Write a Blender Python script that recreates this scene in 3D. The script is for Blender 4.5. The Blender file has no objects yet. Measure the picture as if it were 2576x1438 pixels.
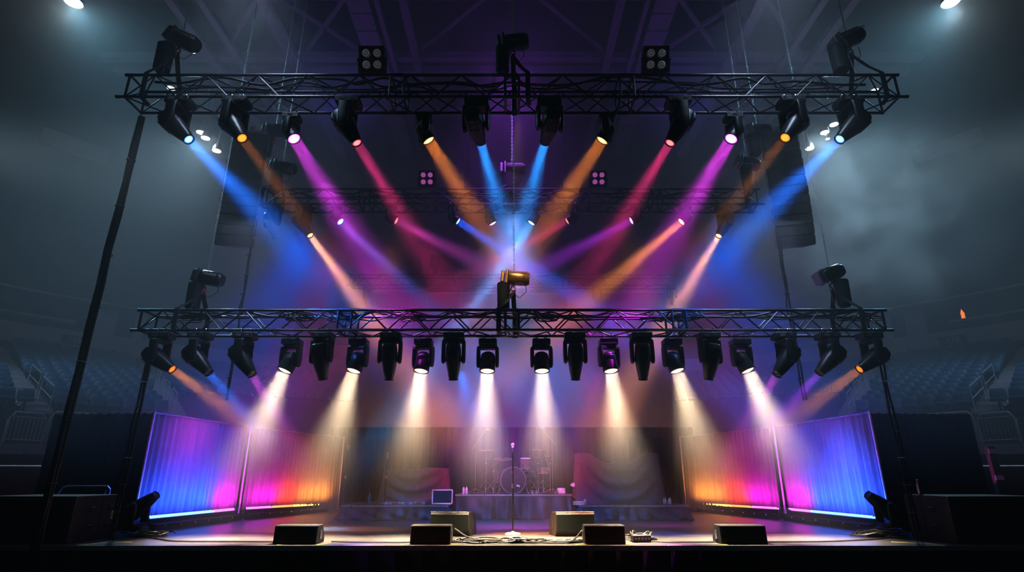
import bpy, math, random
from mathutils import Vector, Matrix
R = math.radians
rnd = random.Random(7)
SC = bpy.context.scene
COL = SC.collection
# ---------------------------------------------------------------- camera
FPX = 1424.0
TH = R(18.7)
CH = 1.0
cT, sT = math.cos(TH), math.sin(TH)
cam = bpy.data.cameras.new('camera')
cam.sensor_width = 36.0
cam.lens = 36.0 * FPX / 2576.0
cam.clip_end = 300
camo = bpy.data.objects.new('camera', cam)
COL.objects.link(camo)
camo.location = (0, 0, CH)
camo.rotation_euler = (R(90) + TH, 0, 0)
SC.camera = camo

def P(u, v, y):
    """world point seen at a place of the photograph, at distance y from the camera"""
    a = (u - 1288) / FPX; b = (719 - v) / FPX
    t = y / (cT - b * sT)
    return Vector((a * t, y, CH + (sT + b * cT) * t))
def PZ(u, v, z):
    a = (u - 1288) / FPX; b = (719 - v) / FPX
    t = (z - CH) / (sT + b * cT)
    return Vector((a * t, (cT - b * sT) * t, z))
def proj(p):
    z = p[2] - CH
    zc = p[1] * cT + z * sT; yc = -p[1] * sT + z * cT
    if zc < .1: return (-9999, -9999)
    return (1288 + FPX * p[0] / zc, 719 - FPX * yc / zc)

# ---------------------------------------------------------------- materials
MATS = {}
def mat(name, col, rough=.5, metal=0., var=.25, scale=12., bump=0., spec=.5, coat=0.):
    if name in MATS: return MATS[name]
    m = bpy.data.materials.new(name); m.use_nodes = True
    nt = m.node_tree; b = nt.nodes['Principled BSDF']
    b.inputs['Metallic'].default_value = metal
    b.inputs['Specular IOR Level'].default_value = spec
    b.inputs['Coat Weight'].default_value = coat
    tc = nt.nodes.new('ShaderNodeTexCoord'); nz = nt.nodes.new('ShaderNodeTexNoise')
    nz.inputs['Scale'].default_value = scale; nz.inputs['Detail'].default_value = 3
    nt.links.new(tc.outputs['Object'], nz.inputs['Vector'])
    mx = nt.nodes.new('ShaderNodeMix'); mx.data_type = 'RGBA'
    c = Vector(col)
    mx.inputs[6].default_value = (*(c * (1 - var)), 1); mx.inputs[7].default_value = (*(c * (1 + var)), 1)
    nt.links.new(nz.outputs['Fac'], mx.inputs[0]); nt.links.new(mx.outputs[2], b.inputs['Base Color'])
    mr = nt.nodes.new('ShaderNodeMapRange')
    mr.inputs[3].default_value = max(.03, rough - .08); mr.inputs[4].default_value = min(1, rough + .08)
    nt.links.new(nz.outputs['Fac'], mr.inputs[0]); nt.links.new(mr.outputs[0], b.inputs['Roughness'])
    if bump:
        bp = nt.nodes.new('ShaderNodeBump'); bp.inputs['Strength'].default_value = bump; bp.inputs['Distance'].default_value = .01
        nt.links.new(nz.outputs['Fac'], bp.inputs['Height']); nt.links.new(bp.outputs[0], b.inputs['Normal'])
    MATS[name] = m
    return m
def emis(name, col, s, rim=None, rad=None):
    """emissive lens; with rim and rad the colour turns from white-hot centre to coloured rim"""
    if name in MATS: return MATS[name]
    m = bpy.data.materials.new(name); m.use_nodes = True
    nt = m.node_tree; nt.nodes.clear()
    e = nt.nodes.new('ShaderNodeEmission'); o = nt.nodes.new('ShaderNodeOutputMaterial')
    e.inputs[0].default_value = (*col, 1); e.inputs[1].default_value = s
    nt.links.new(e.outputs[0], o.inputs[0])
    if rim:
        tc = nt.nodes.new('ShaderNodeTexCoord'); sp = nt.nodes.new('ShaderNodeSeparateXYZ')
        cx = nt.nodes.new('ShaderNodeCombineXYZ'); ln = nt.nodes.new('ShaderNodeVectorMath'); ln.operation = 'LENGTH'
        nt.links.new(tc.outputs['Object'], sp.inputs[0]); nt.links.new(sp.outputs[0], cx.inputs[0]); nt.links.new(sp.outputs[1], cx.inputs[1])
        nt.links.new(cx.outputs[0], ln.inputs[0])
        rp = nt.nodes.new('ShaderNodeValToRGB'); mr = nt.nodes.new('ShaderNodeMapRange')
        mr.inputs[2].default_value = rad
        nt.links.new(ln.outputs['Value'], mr.inputs[0]); nt.links.new(mr.outputs[0], rp.inputs[0])
        rp.color_ramp.elements[0].position = .55; rp.color_ramp.elements[0].color = (*col, 1)
        rp.color_ramp.elements[1].position = .95; rp.color_ramp.elements[1].color = (*rim, 1)
        nt.links.new(rp.outputs[0], e.inputs[0])
    m.cycles.emission_sampling = 'NONE'
    MATS[name] = m
    return m

M_truss = mat('truss_black', (.035, .037, .045), .32, .35, .3, 9)
M_brace = mat('brace_black', (.05, .052, .06), .34, .4, .3, 15)
M_shell = mat('fixture_black', (.022, .024, .027), .42, 0, .3, 8, .15)
M_base = mat('fixture_base', (.026, .028, .03), .5, 0, .3, 14, .2)
M_chrome = mat('bright_metal', (.55, .55, .57), .25, .9, .2, 20)
M_steel = mat('dull_steel', (.25, .25, .26), .4, .8, .25, 20)
M_chain = mat('chain_steel', (.8, .8, .8), .4, .4, .2, 30)
M_rubber = mat('cable_rubber', (.012, .012, .014), .5, 0, .3, 10)
M_rubber2 = mat('floor_cable_rubber', (.03, .028, .026), .45, 0, .3, 10)
M_strap = mat('sling_web', (.03, .034, .034), .8, 0, .3, 60, .4)
M_bag = mat('bag_fabric', (.02, .024, .026), .75, 0, .3, 25, .4)
M_motor = mat('motor_paint', (.02, .021, .024), .3, .2, .25, 12)
M_gold = mat('motor_gold', (.42, .28, .13), .35, .6, .35, 12)
M_red = mat('red_shackle', (.55, .06, .05), .4, 0, .2, 20)
M_drape = mat('black_drape', (.008, .009, .011), .9, 0, .3, 6, .1, .03)
M_cyc = mat('stage_drape', (.085, .085, .095), .8, 0, .2, 5, .1, .2)
M_skirt = mat('riser_skirt', (.024, .023, .027), .6, 0, .35, 8, .2, .4)
M_gearcloth = mat('gear_cloth', (.10, .094, .094), .8, 0, .3, 8, .15, .3)
M_box = mat('speaker_paint', (.009, .0095, .01), .55, 0, .3, 30, .3)
M_grille = mat('speaker_grille', (.012, .014, .015), .7, 0, .35, 160, .3, .15)
M_line = mat('array_paint', (.03, .033, .033), .5, 0, .3, 20, .2)
M_linegr = mat('array_grille', (.045, .048, .046), .55, .1, .3, 140, .4)
M_white = mat('white_plastic', (.75, .75, .72), .4, 0, .1, 10)
M_cream = mat('cream_print', (.6, .6, .62), .5, 0, .1, 10)
M_conc = mat('bowl_concrete', (.06, .058, .065), .9, 0, .3, 1.5, .3)
M_fascia = mat('fascia_panel', (.46, .38, .43), .8, 0, .15, 2)
M_dark = mat('dark_void', (.012, .013, .016), .9, 0, .3, 2)
M_seat = mat('seat_blue', (.025, .09, .17), .5, 0, .3, 3)
M_rail = mat('rail_steel', (.7, .66, .64), .35, .6, .2, 8)
M_beam = mat('roof_purple_lit', (.25, .16, .27), .7, .1, .25, 2)  # purple light on the catwalk tinted into the base colour
M_ceil = mat('roof_deck', (.02, .02, .028), .9, 0, .3, 1)
M_screen = mat('back_screen', (.17, .165, .19), .85, 0, .08, .6)
M_deck = mat('riser_deck', (.06, .06, .065), .45, .1, .3, 20)
M_edge = mat('aluminium_edge', (.45, .43, .42), .3, .7, .2, 20)
M_cymb = mat('cymbal_bronze', (.28, .18, .10), .35, .85, .25, 30)
M_drum = mat('drum_shell', (.12, .10, .13), .25, .4, .3, 12)
M_head = mat('black_drum_head', (.012, .012, .016), .35, 0, .2, 6)
M_tape = mat('yellow_tape', (.55, .45, .12), .6, 0, .2, 30)
M_blueb = mat('blue_bottle', (.02, .16, .24), .25, 0, .2, 10)
M_towel = mat('towel_cloth', (.62, .52, .4), .9, 0, .2, 40, .5)
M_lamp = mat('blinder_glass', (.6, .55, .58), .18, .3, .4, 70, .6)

_b = M_lamp.node_tree.nodes['Principled BSDF']; _b.inputs['Emission Color'].default_value = (.8, .7, .78, 1); _b.inputs['Emission Strength'].default_value = .07; M_lamp.cycles.emission_sampling = 'NONE'  # faint glow given to the unlit lamps in place of reflected light
# floor with long planks
def floor_mat():
    m = bpy.data.materials.new('stage_floor'); m.use_nodes = True
    nt = m.node_tree; b = nt.nodes['Principled BSDF']
    tc = nt.nodes.new('ShaderNodeTexCoord'); mp = nt.nodes.new('ShaderNodeMapping')
    mp.inputs['Scale'].default_value = (.25, 6, 1)
    nz = nt.nodes.new('ShaderNodeTexNoise'); nz.inputs['Scale'].default_value = 2; nz.inputs['Detail'].default_value = 6
    nt.links.new(tc.outputs['Object'], mp.inputs[0]); nt.links.new(mp.outputs[0], nz.inputs['Vector'])
    rp = nt.nodes.new('ShaderNodeValToRGB')
    rp.color_ramp.elements[0].position = .3; rp.color_ramp.elements[0].color = (.025, .024, .026, 1)
    rp.color_ramp.elements[1].position = .7; rp.color_ramp.elements[1].color = (.085, .08, .08, 1)
    nt.links.new(nz.outputs['Fac'], rp.inputs[0]); nt.links.new(rp.outputs[0], b.inputs['Base Color'])
    br = nt.nodes.new('ShaderNodeTexBrick'); br.inputs['Scale'].default_value = 1
    br.inputs['Brick Width'].default_value = 2.44; br.inputs['Row Height'].default_value = 1.22; br.inputs['Mortar Size'].default_value = .006
    nt.links.new(tc.outputs['Object'], br.inputs['Vector'])
    mr = nt.nodes.new('ShaderNodeMapRange'); mr.inputs[3].default_value = .38; mr.inputs[4].default_value = .26
    nt.links.new(nz.outputs['Fac'], mr.inputs[0]); nt.links.new(mr.outputs[0], b.inputs['Roughness'])
    bp = nt.nodes.new('ShaderNodeBump'); bp.inputs['Strength'].default_value = .4; bp.inputs['Distance'].default_value = .004; bp.invert = True
    nt.links.new(br.outputs['Fac'], bp.inputs['Height']); nt.links.new(bp.outputs[0], b.inputs['Normal'])
    return m

# ---------------------------------------------------------------- mesh builder
def frame_of(d):
    d = Vector(d).normalized()
    a = Vector((0, 0, 1)) if abs(d.z) < .9 else Vector((1, 0, 0))
    x = d.cross(a).normalized(); y = d.cross(x).normalized()
    return x, y, d
class MB:
    def __init__(s): s.v = []; s.f = []
    def add(s, vs, fs, M=None):
        n = len(s.v)
        s.v += [tuple(M @ Vector(p)) if M else tuple(p) for p in vs]
        s.f += [tuple(i + n for i in f) for f in fs]
        return s
    def box(s, c, d, M=None, tx=1., ty=1.):
        """box centred at c with size d; top scaled by tx, ty"""
        x, y, z = d[0] / 2, d[1] / 2, d[2] / 2
        vs = [(-x, -y, -z), (x, -y, -z), (x, y, -z), (-x, y, -z), (-x * tx, -y * ty, z), (x * tx, -y * ty, z), (x * tx, y * ty, z), (-x * tx, y * ty, z)]
        vs = [(p[0] + c[0], p[1] + c[1], p[2] + c[2]) for p in vs]
        return s.add(vs, [(0, 3, 2, 1), (4, 5, 6, 7), (0, 1, 5, 4), (1, 2, 6, 5), (2, 3, 7, 6), (3, 0, 4, 7)], M)
    def tube(s, pts, r, n=8, caps=True, M=None):
        pts = [Vector(p) for p in pts]; rs = r if isinstance(r, (list, tuple)) else [r] * len(pts)
        vs = []; fs = []; px = None
        for i, p in enumerate(pts):
            if i == 0: d = pts[1] - p
            elif i == len(pts) - 1: d = p - pts[i - 1]
            else: d = (pts[i + 1] - p).normalized() + (p - pts[i - 1]).normalized()
            if d.length < 1e-9: d = Vector((0, 0, 1))
            d.normalize()
            if px is None: x, y, _ = frame_of(d)
            else:
                x = (px - d * px.dot(d))
                if x.length < 1e-6: x = frame_of(d)[0]
                x.normalize(); y = d.cross(x)
            px = x
            for k in range(n):
                a = 2 * math.pi * k / n
                vs.append(p + (x * math.cos(a) + y * math.sin(a)) * rs[i])
        for i in range(len(pts) - 1):
            for k in range(n):
                k2 = (k + 1) % n
                fs.append((i * n + k, i * n + k2, (i + 1) * n + k2, (i + 1) * n + k))
        if caps:
            fs.append(tuple(range(n - 1, -1, -1))); b = (len(pts) - 1) * n; fs.append(tuple(range(b, b + n)))
        return s.add(vs, fs, M)
    def lathe(s, prof, n=16, M=None, caps=True):
        """prof: (radius, z) list about z"""
        vs = []; fs = []
        for r, z in prof:
            for k in range(n):
                a = 2 * math.pi * k / n; vs.append((r * math.cos(a), r * math.sin(a), z))
        for i in range(len(prof) - 1):
            for k in range(n):
                k2 = (k + 1) % n; fs.append((i * n + k, i * n + k2, (i + 1) * n + k2, (i + 1) * n + k))
        if caps:
            fs.append(tuple(range(n - 1, -1, -1))); b = (len(prof) - 1) * n; fs.append(tuple(range(b, b + n)))
        return s.add(vs, fs, M)
    def loft(s, secs, n=16, M=None, e=3.):
        """secs: (z, half x, half y, centre y) superellipse sections"""
        vs = []; fs = []
        for z, hx, hy, cy in secs:
            for k in range(n):
                a = 2 * math.pi * (k + .5) / n; c, q = math.cos(a), math.sin(a)
                f = (abs(c) ** e + abs(q) ** e) ** (-1 / e)
                vs.append((hx * c * f, cy + hy * q * f, z))
        for i in range(len(secs) - 1):
            for k in range(n):
                k2 = (k + 1) % n; fs.append((i * n + k, i * n + k2, (i + 1) * n + k2, (i + 1) * n + k))
        fs.append(tuple(range(n - 1, -1, -1))); b = (len(secs) - 1) * n; fs.append(tuple(range(b, b + n)))
        return s.add(vs, fs, M)
    def torus(s, c, nrm, Rr, r, n=16, m=6, sx=1., M=None):
        x, y, d = frame_of(nrm); c = Vector(c); vs = []; fs = []
        for i in range(n):
            a = 2 * math.pi * i / n; e = x * math.cos(a) * sx + y * math.sin(a)
            e2 = (x * math.cos(a) + y * math.sin(a)).normalized()
            for k in range(m):
                b = 2 * math.pi * k / m
                vs.append(c + e * Rr + (e2 * math.cos(b) + d * math.sin(b)) * r)
        for i in range(n):
            for k in range(m):
                fs.append((i * m + k, ((i + 1) % n) * m + k, ((i + 1) % n) * m + (k + 1) % m, i * m + (k + 1) % m))
        return s.add(vs, fs, M)
    def grid(s, nu, nv, fn, M=None, closed=False):
        vs = [fn(i / nu, j / nv) for i in range(nu + 1) for j in range(nv + 1)]
        fs = [(i * (nv + 1) + j, (i + 1) * (nv + 1) + j, (i + 1) * (nv + 1) + j + 1, i * (nv + 1) + j + 1) for i in range(nu) for j in range(nv)]
        return s.add(vs, fs, M)
    def sphere(s, c, r, n=12, m=8, sz=1.):
        prof = [(max(1e-4, r * math.sin(math.pi * i / m)), -r * math.cos(math.pi * i / m) * sz) for i in range(m + 1)]
        return s.lathe(prof, n, Matrix.Translation(Vector(c)))
    def mesh(s, name, m, smooth=True):
        me = bpy.data.meshes.new(name); me.from_pydata([tuple(p) for p in s.v], [], s.f); me.update()
        if smooth:
            me.polygons.foreach_set('use_smooth', [True] * len(me.polygons))
            me.set_sharp_from_angle(angle=R(35))
        me.materials.append(m)
        return me
    def build(s, name, m, parent=None, smooth=True, bevel=0., loc=None, label=None, mtx=None):
        o = bpy.data.objects.new(name, s.mesh(name, m, smooth)); COL.objects.link(o)
        if parent: o.parent = parent
        if loc is not None: o.location = loc
        if mtx is not None: o.matrix_local = mtx
        if bevel:
            b = o.modifiers.new('Bevel', 'BEVEL'); b.width = bevel; b.segments = 2; b.limit_method = 'ANGLE'; b.angle_limit = R(40)
        if label: o['label'] = label
        return o

def tag(o, label=None, cat=None, group=None, kind=None):
    if label: o['label'] = label
    if cat: o['category'] = cat
    if group: o['group'] = group
    if kind: o['kind'] = kind
    return o
def thing(name, label, cat, loc=(0, 0, 0), rz=0., group=None, kind=None):
    o = bpy.data.objects.new(name, None); COL.objects.link(o)
    o.location = loc; o.rotation_euler = (0, 0, rz); o.empty_display_size = .1
    return tag(o, label, cat, group, kind)
def struct(name, mb, m, smooth=False, label=None):
    o = mb.build(name, m, smooth=smooth); o['kind'] = 'structure'
    if label: o['label'] = label
    return o
def inst(name, me, parent, mtx=None):
    o = bpy.data.objects.new(name, me); COL.objects.link(o); o.parent = parent
    if mtx is not None: o.matrix_local = mtx
    return o
def addbevel(o, w):
    b = o.modifiers.new('Bevel', 'BEVEL'); b.width = w; b.segments = 2; b.limit_method = 'ANGLE'; b.angle_limit = R(40)
    return o
def text(body, size, m, parent, mtx, name='lettering'):
    c = bpy.data.curves.new(name, 'FONT'); c.body = body; c.size = size; c.align_x = 'CENTER'; c.align_y = 'CENTER'; c.extrude = .002
    c.materials.append(m)
    tmp = bpy.data.objects.new(name, c); COL.objects.link(tmp)
    me = bpy.data.meshes.new_from_object(tmp); bpy.data.objects.remove(tmp)
    o = bpy.data.objects.new(name, me); COL.objects.link(o); o.parent = parent; o.matrix_local = mtx
    return o

# ---------------------------------------------------------------- lights
def area(p, D, col, power, spread, size, parent=None):
    l = bpy.data.lights.new('beam', 'AREA'); l.shape = 'DISK'; l.size = size; l.spread = R(spread); l.color = col; l.energy = power * .66
    o = bpy.data.objects.new('beam', l); COL.objects.link(o)
    o.location = p; o.rotation_euler = Vector(D).to_track_quat('-Z', 'Y').to_euler()
    return o
def spot(p, t, col, power, ang, blend=1., soft=.3):
    l = bpy.data.lights.new('spot', 'SPOT'); l.color = col; l.energy = power * .7; l.spot_size = R(ang); l.spot_blend = blend; l.shadow_soft_size = soft
    o = bpy.data.objects.new('spot', l); COL.objects.link(o)
    o.location = p; o.rotation_euler = (Vector(t) - Vector(p)).to_track_quat('-Z', 'Y').to_euler()
    return o
def fill(p, col, power, soft=.5):
    l = bpy.data.lights.new('fill', 'POINT'); l.color = col; l.energy = power * .7; l.shadow_soft_size = soft
    o = bpy.data.objects.new('fill', l); COL.objects.link(o); o.location = p
    return o
BLUE = (.02, .22, 1.); CYAN = (.02, .38, 1.); AMBER = (1., .32, .04); MAG = (.80, .05, .85); PINK = (1., .06, .30); ORCH = (.9, .12, .75)
SALM = (1., .42, .18); WARM = (1., .79, .53); VIO = (.5, .06, 1.)

# ================================================================ SETTING
mb = MB(); mb.box((0, 15.8, -.06), (19.6, 12.3, .12))
fl = struct('floor', mb, floor_mat(), label='dark stage floor with faint panel seams')
mb = MB(); mb.box((0, 15.8, -1.7), (90, 90, .1)); struct('floor_arena', mb, M_dark)
mb = MB(); mb.box((0, 9.64, -.035), (19.6, .03, .07)); struct('trim_1', mb, M_edge, label='bright edge trim along the stage front')
# pleated skirt hanging from the stage front
def skirt_fn(x0, x1, y, z0, z1, pleat, amp, seed):
    r2 = random.Random(seed); ph = [r2.uniform(0, 6.28) for _ in range(6)]
    def f(a, b):
        x = x0 + (x1 - x0) * a; z = z0 + (z1 - z0) * b
        t = x / pleat; fr = (t - math.floor(t)); w = fr * 1.0 if fr < .82 else (1 - fr) / .18 * .82
        w += .25 * math.sin(x * 3.1 + ph[0]) * (1 - b)
        return (x + .03 * math.sin(b * 3 + x * 2 + ph[1]) * (1 - b), y - amp * w * (1 - .5 * b), z)
    return f
mb = MB(); mb.grid(520, 8, skirt_fn(-9.8, 9.8, 9.6, -1.62, -.07, .42, .07, 3))
tag(mb.build('stage_skirt', M_drape), 'long black pleated skirt hanging from the stage front edge', 'stage skirt')

# bowl -------------------------------------------------------------
CY = 7.0
def bowl(phi, Rr, z): return Vector((Rr * math.sin(phi), CY + Rr * math.cos(phi), z))
NR = 15; R0 = 21.2; DR = .93; Z0 = 3.1; DZ = .29; RF = 35.2
def terrace(name, a0, a1, r0, r1, lab):
    mb = MB(); na = max(4, int((a1 - a0) / 2.5))
    prof = [(R0 + DR * r0 - .45, -1.65), (R0 + DR * r0 - .45, Z0 + DZ * r0)]
    for r in range(r0, r1):
        prof += [(R0 + DR * r + .48, Z0 + DZ * r), (R0 + DR * r + .48, Z0 + DZ * (r + 1))]
    prof += [(RF + .4, Z0 + DZ * r1)]
    vs = []; fs = []; n = len(prof)
    for i in range(na + 1):
        ph = R(a0 + (a1 - a0) * i / na)
        for q, z in prof: vs.append(bowl(ph, q, z))
    for i in range(na):
        for j in range(n - 1): fs.append((i * n + j, (i + 1) * n + j, (i + 1) * n + j + 1, i * n + j + 1))
    mb.add(vs, fs); return struct(name, mb, M_conc, label=lab)
terrace('floor_terrace_left', -80, -38.5, 0, NR, 'dark stepped concrete seating bowl left of the stage')
terrace('floor_terrace_right', 38.5, 80, 0, NR, 'dark stepped concrete seating bowl right of the stage')
terrace('floor_terrace_back', -38.5, 38.5, 5, NR, 'dark stepped concrete seating bowl behind the stage')
def ring(mb, Rr, z0, z1, a0=-80, a1=80, n=64, th=0.):
    vs = []; fs = []
    for i in range(n + 1):
        ph = R(a0 + (a1 - a0) * i / n)
        vs += [bowl(ph, Rr, z0), bowl(ph, Rr, z1)]
        if th: vs += [bowl(ph, Rr + th, z0), bowl(ph, Rr + th, z1)]
    k = 4 if th else 2
    for i in range(n):
        b = i * k; c = b + k
        fs.append((b, c, c + 1, b + 1))
        if th: fs += [(b + 2, b + 3, c + 3, c + 2), (b + 1, c + 1, c + 3, b + 3), (b, b + 2, c + 2, c)]
    mb.add(vs, fs); return mb
struct('wall_fascia', ring(MB(), RF, 7.95, 9.0, th=.25), M_fascia, label='pale concrete band wall above the top seat row')
struct('trim_2', ring(MB(), RF - .02, 10.84, 10.94, th=.1), M_fascia, label='thin light line along the upper gallery edge')
struct('wall_gallery', ring(MB(), RF + .1, 10.94, 15.5, th=.3), M_dark, label='dark upper gallery wall')
struct('wall_back', ring(MB(), RF + 4.5, -1.65, 25), M_dark, label='dark wall of the arena')
struct('floor_gallery', ring(MB(), RF + .3, 7.6, 7.9, th=4.2), M_dark)
struct('ceiling_gallery', ring(MB(), RF + .3, 11.0, 11.2, th=4.2), M_dark)
for i, (ph, s) in enumerate([(-43.3, 1.2), (-40.4, .5), (42.9, 1.0), (40.2, .9), (-60, 1.2), (60, 1.2), (-25, 1), (25, 1)]):
    mb = MB(); M = Matrix.Translation(bowl(R(ph), RF + 1.3, 9.4)) @ Matrix.Rotation(-R(ph), 4, 'Z')
    mb.box((0, 0, 0), (s, .5, 3.0), M); struct('trim_%d' % (i + 3), mb, M_fascia, label='pale concrete column in the gallery opening')
mb = MB(); mb.box((0, 12, 25.1), (90, 84, .2)); struct('ceiling', mb, M_ceil)
# gallery counters: light slabs inside the gallery
for sg, nm in ((-1, 'left'), (1, 'right')):
    mb = ring(MB(), RF + 1.0, 9.65, 9.8, min(sg * 51, sg * 45.5), max(sg * 51, sg * 45.5), 8, .6)
    o = mb.build('gallery_counter', M_fascia, smooth=False); tag(o, 'pale counter ledge in the gallery opening on the %s' % nm, 'counter')
# upper balcony ribbons
for sg, nm in ((-1, 'left'), (1, 'right')):
    for (a0, a1, z0, z1) in ((46.5, 52, 19.4, 20.4),):
        mb = ring(MB(), RF - .6, z0, z1, min(sg * a0, sg * a1), max(sg * a0, sg * a1), 8, .3)
        o = mb.build('ribbon_panel', M_fascia, smooth=False); tag(o, 'long pale display panel high in the dark on the far %s' % nm, 'panel')
# roof beams
bi = 20
def beam(c, d, lab):
    global bi
    mb = MB(); mb.box(c, d); o = struct('trim_%d' % bi, mb, M_beam, label=lab); bi += 1
    return o
for sx in (-1, 1):
    for x, w in ((4.62, .36), (6.55, .95), (5.75, .2), (10.6, .5), (14.5, .35), (13.2, .3)):
        beam((sx * x, 18, 20.2), (w, 26, .3), 'roof beam running away overhead')
    mb = MB()
    for k in range(14): mb.box((sx * 6.55, 14.5 + k * 1.0, 20.02), (.95, .12, .1))
    struct('trim_%d' % bi, mb, M_beam, label='rungs under the roof catwalk'); bi += 1
for y, w in ((18.75, .45), (22.6, .35), (23.6, .35), (27, .4)):
    beam((0, y, 20.45), (40, w, .35), 'roof beam crossing overhead')
mb = MB()
for sx in (-1, 1):
    mb.tube([(sx * 4.4, 22.5, 20.8), (sx * .6, 18.8, 20.8)], .1, 6)
    mb.tube([(sx * 6.8, 18.8, 20.8), (sx * 10.4, 23, 20.8)], .12, 6)
    mb.tube([(sx * 10.6, 18.8, 20.8), (sx * 14.4, 23, 20.8)], .12, 6)
    mb.tube([(sx * 10.6, 18.8, 20.8), (sx * 7, 23, 20.8)], .12, 6)
struct('trim_%d' % bi, mb, M_beam, label='diagonal roof braces')

# seats ------------------------------------------------------------
mb = MB()
def sx_sec(z, w, t, y): return (z, w, t, y)
mb.loft([(.42, .20, .03, .10), (.50, .235, .035, .12), (.72, .235, .035, .16), (.84, .22, .03, .19), (.87, .18, .02, .20)], 12, e=4)
mb.loft([(.40, .20, .15, -.06), (.43, .22, .19, -.05), (.50, .22, .19, -.04), (.52, .18, .15, -.04)], 12, e=4)
mb.box((0, .05, .2), (.06, .10, .42))
seat_me = mb.mesh('arena_seat', M_seat)
aisles = ((38.4, 40.9), (50.3, 52.6))
cand = []
def curtain_top(u):
    a = abs(u - 1288)
    if a > 896: return 1046
    return 1046 + (1100 - 1046) * (896 - a) / (896 - 420)
for r in range(NR):
    Rr = R0 + DR * r; z = Z0 + DZ * r; st = math.degrees(.53 / Rr)
    for sg in (-1, 1):
        ph = 14.0
        while ph < 66:
            ph += st
            if any(a < ph < b for a, b in aisles): continue
            if ph < 38.4 and r < 5: continue
            p = bowl(R(sg * ph), Rr, z)
            u, v = proj(p + Vector((0, 0, .8)))
            if u < -40 or u > 2616: continue
            if 930 < u < 1690: continue
            ct = curtain_top(u)
            if abs(u - 1288) > 1150: ct = 1120
            if v > ct: continue
            cand.append(((p - Vector((0, 0, 1))).length, sg, ph, p, r))
cand.sort(key=lambda q: q[0])
secname = {(-1, 0): 'behind the left stage drapes', (-1, 1): 'in the block left of the stage', (-1, 2): 'beyond the stairs at far left',
           (1, 0): 'behind the right stage drapes', (1, 1): 'in the block right of the stage', (1, 2): 'beyond the stairs at far right'}
def seat_mtx(p, sg, ph): return Matrix.Translation(p) @ Matrix.Rotation(-R(sg * ph), 4, 'Z')
for d, sg, ph, p, r in cand[:298]:
    o = bpy.data.objects.new('arena_seat', seat_me); COL.objects.link(o); o.matrix_world = seat_mtx(p, sg, ph)
    k = 0 if ph < 38.4 else (1 if ph < 50.5 else 2)
    s_ = secname[(sg, k)]
    tag(o, 'dark blue folding seat %s, one of the nearer rows' % s_, 'seat', 'nearer arena seats ' + s_)
rest = MB(); sv = [v.co.copy() for v in seat_me.vertices]; sf = [tuple(f.vertices) for f in seat_me.polygons]
for d, sg, ph, p, r in cand[298:]:
    rest.add(sv, sf, seat_mtx(p, sg, ph))
if rest.v:
    o = rest.build('arena_seats', M_seat); tag(o, 'farther rows of dark blue arena seats rising into the dark', 'seats', kind='stuff')
print('seats', len(cand))

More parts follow.
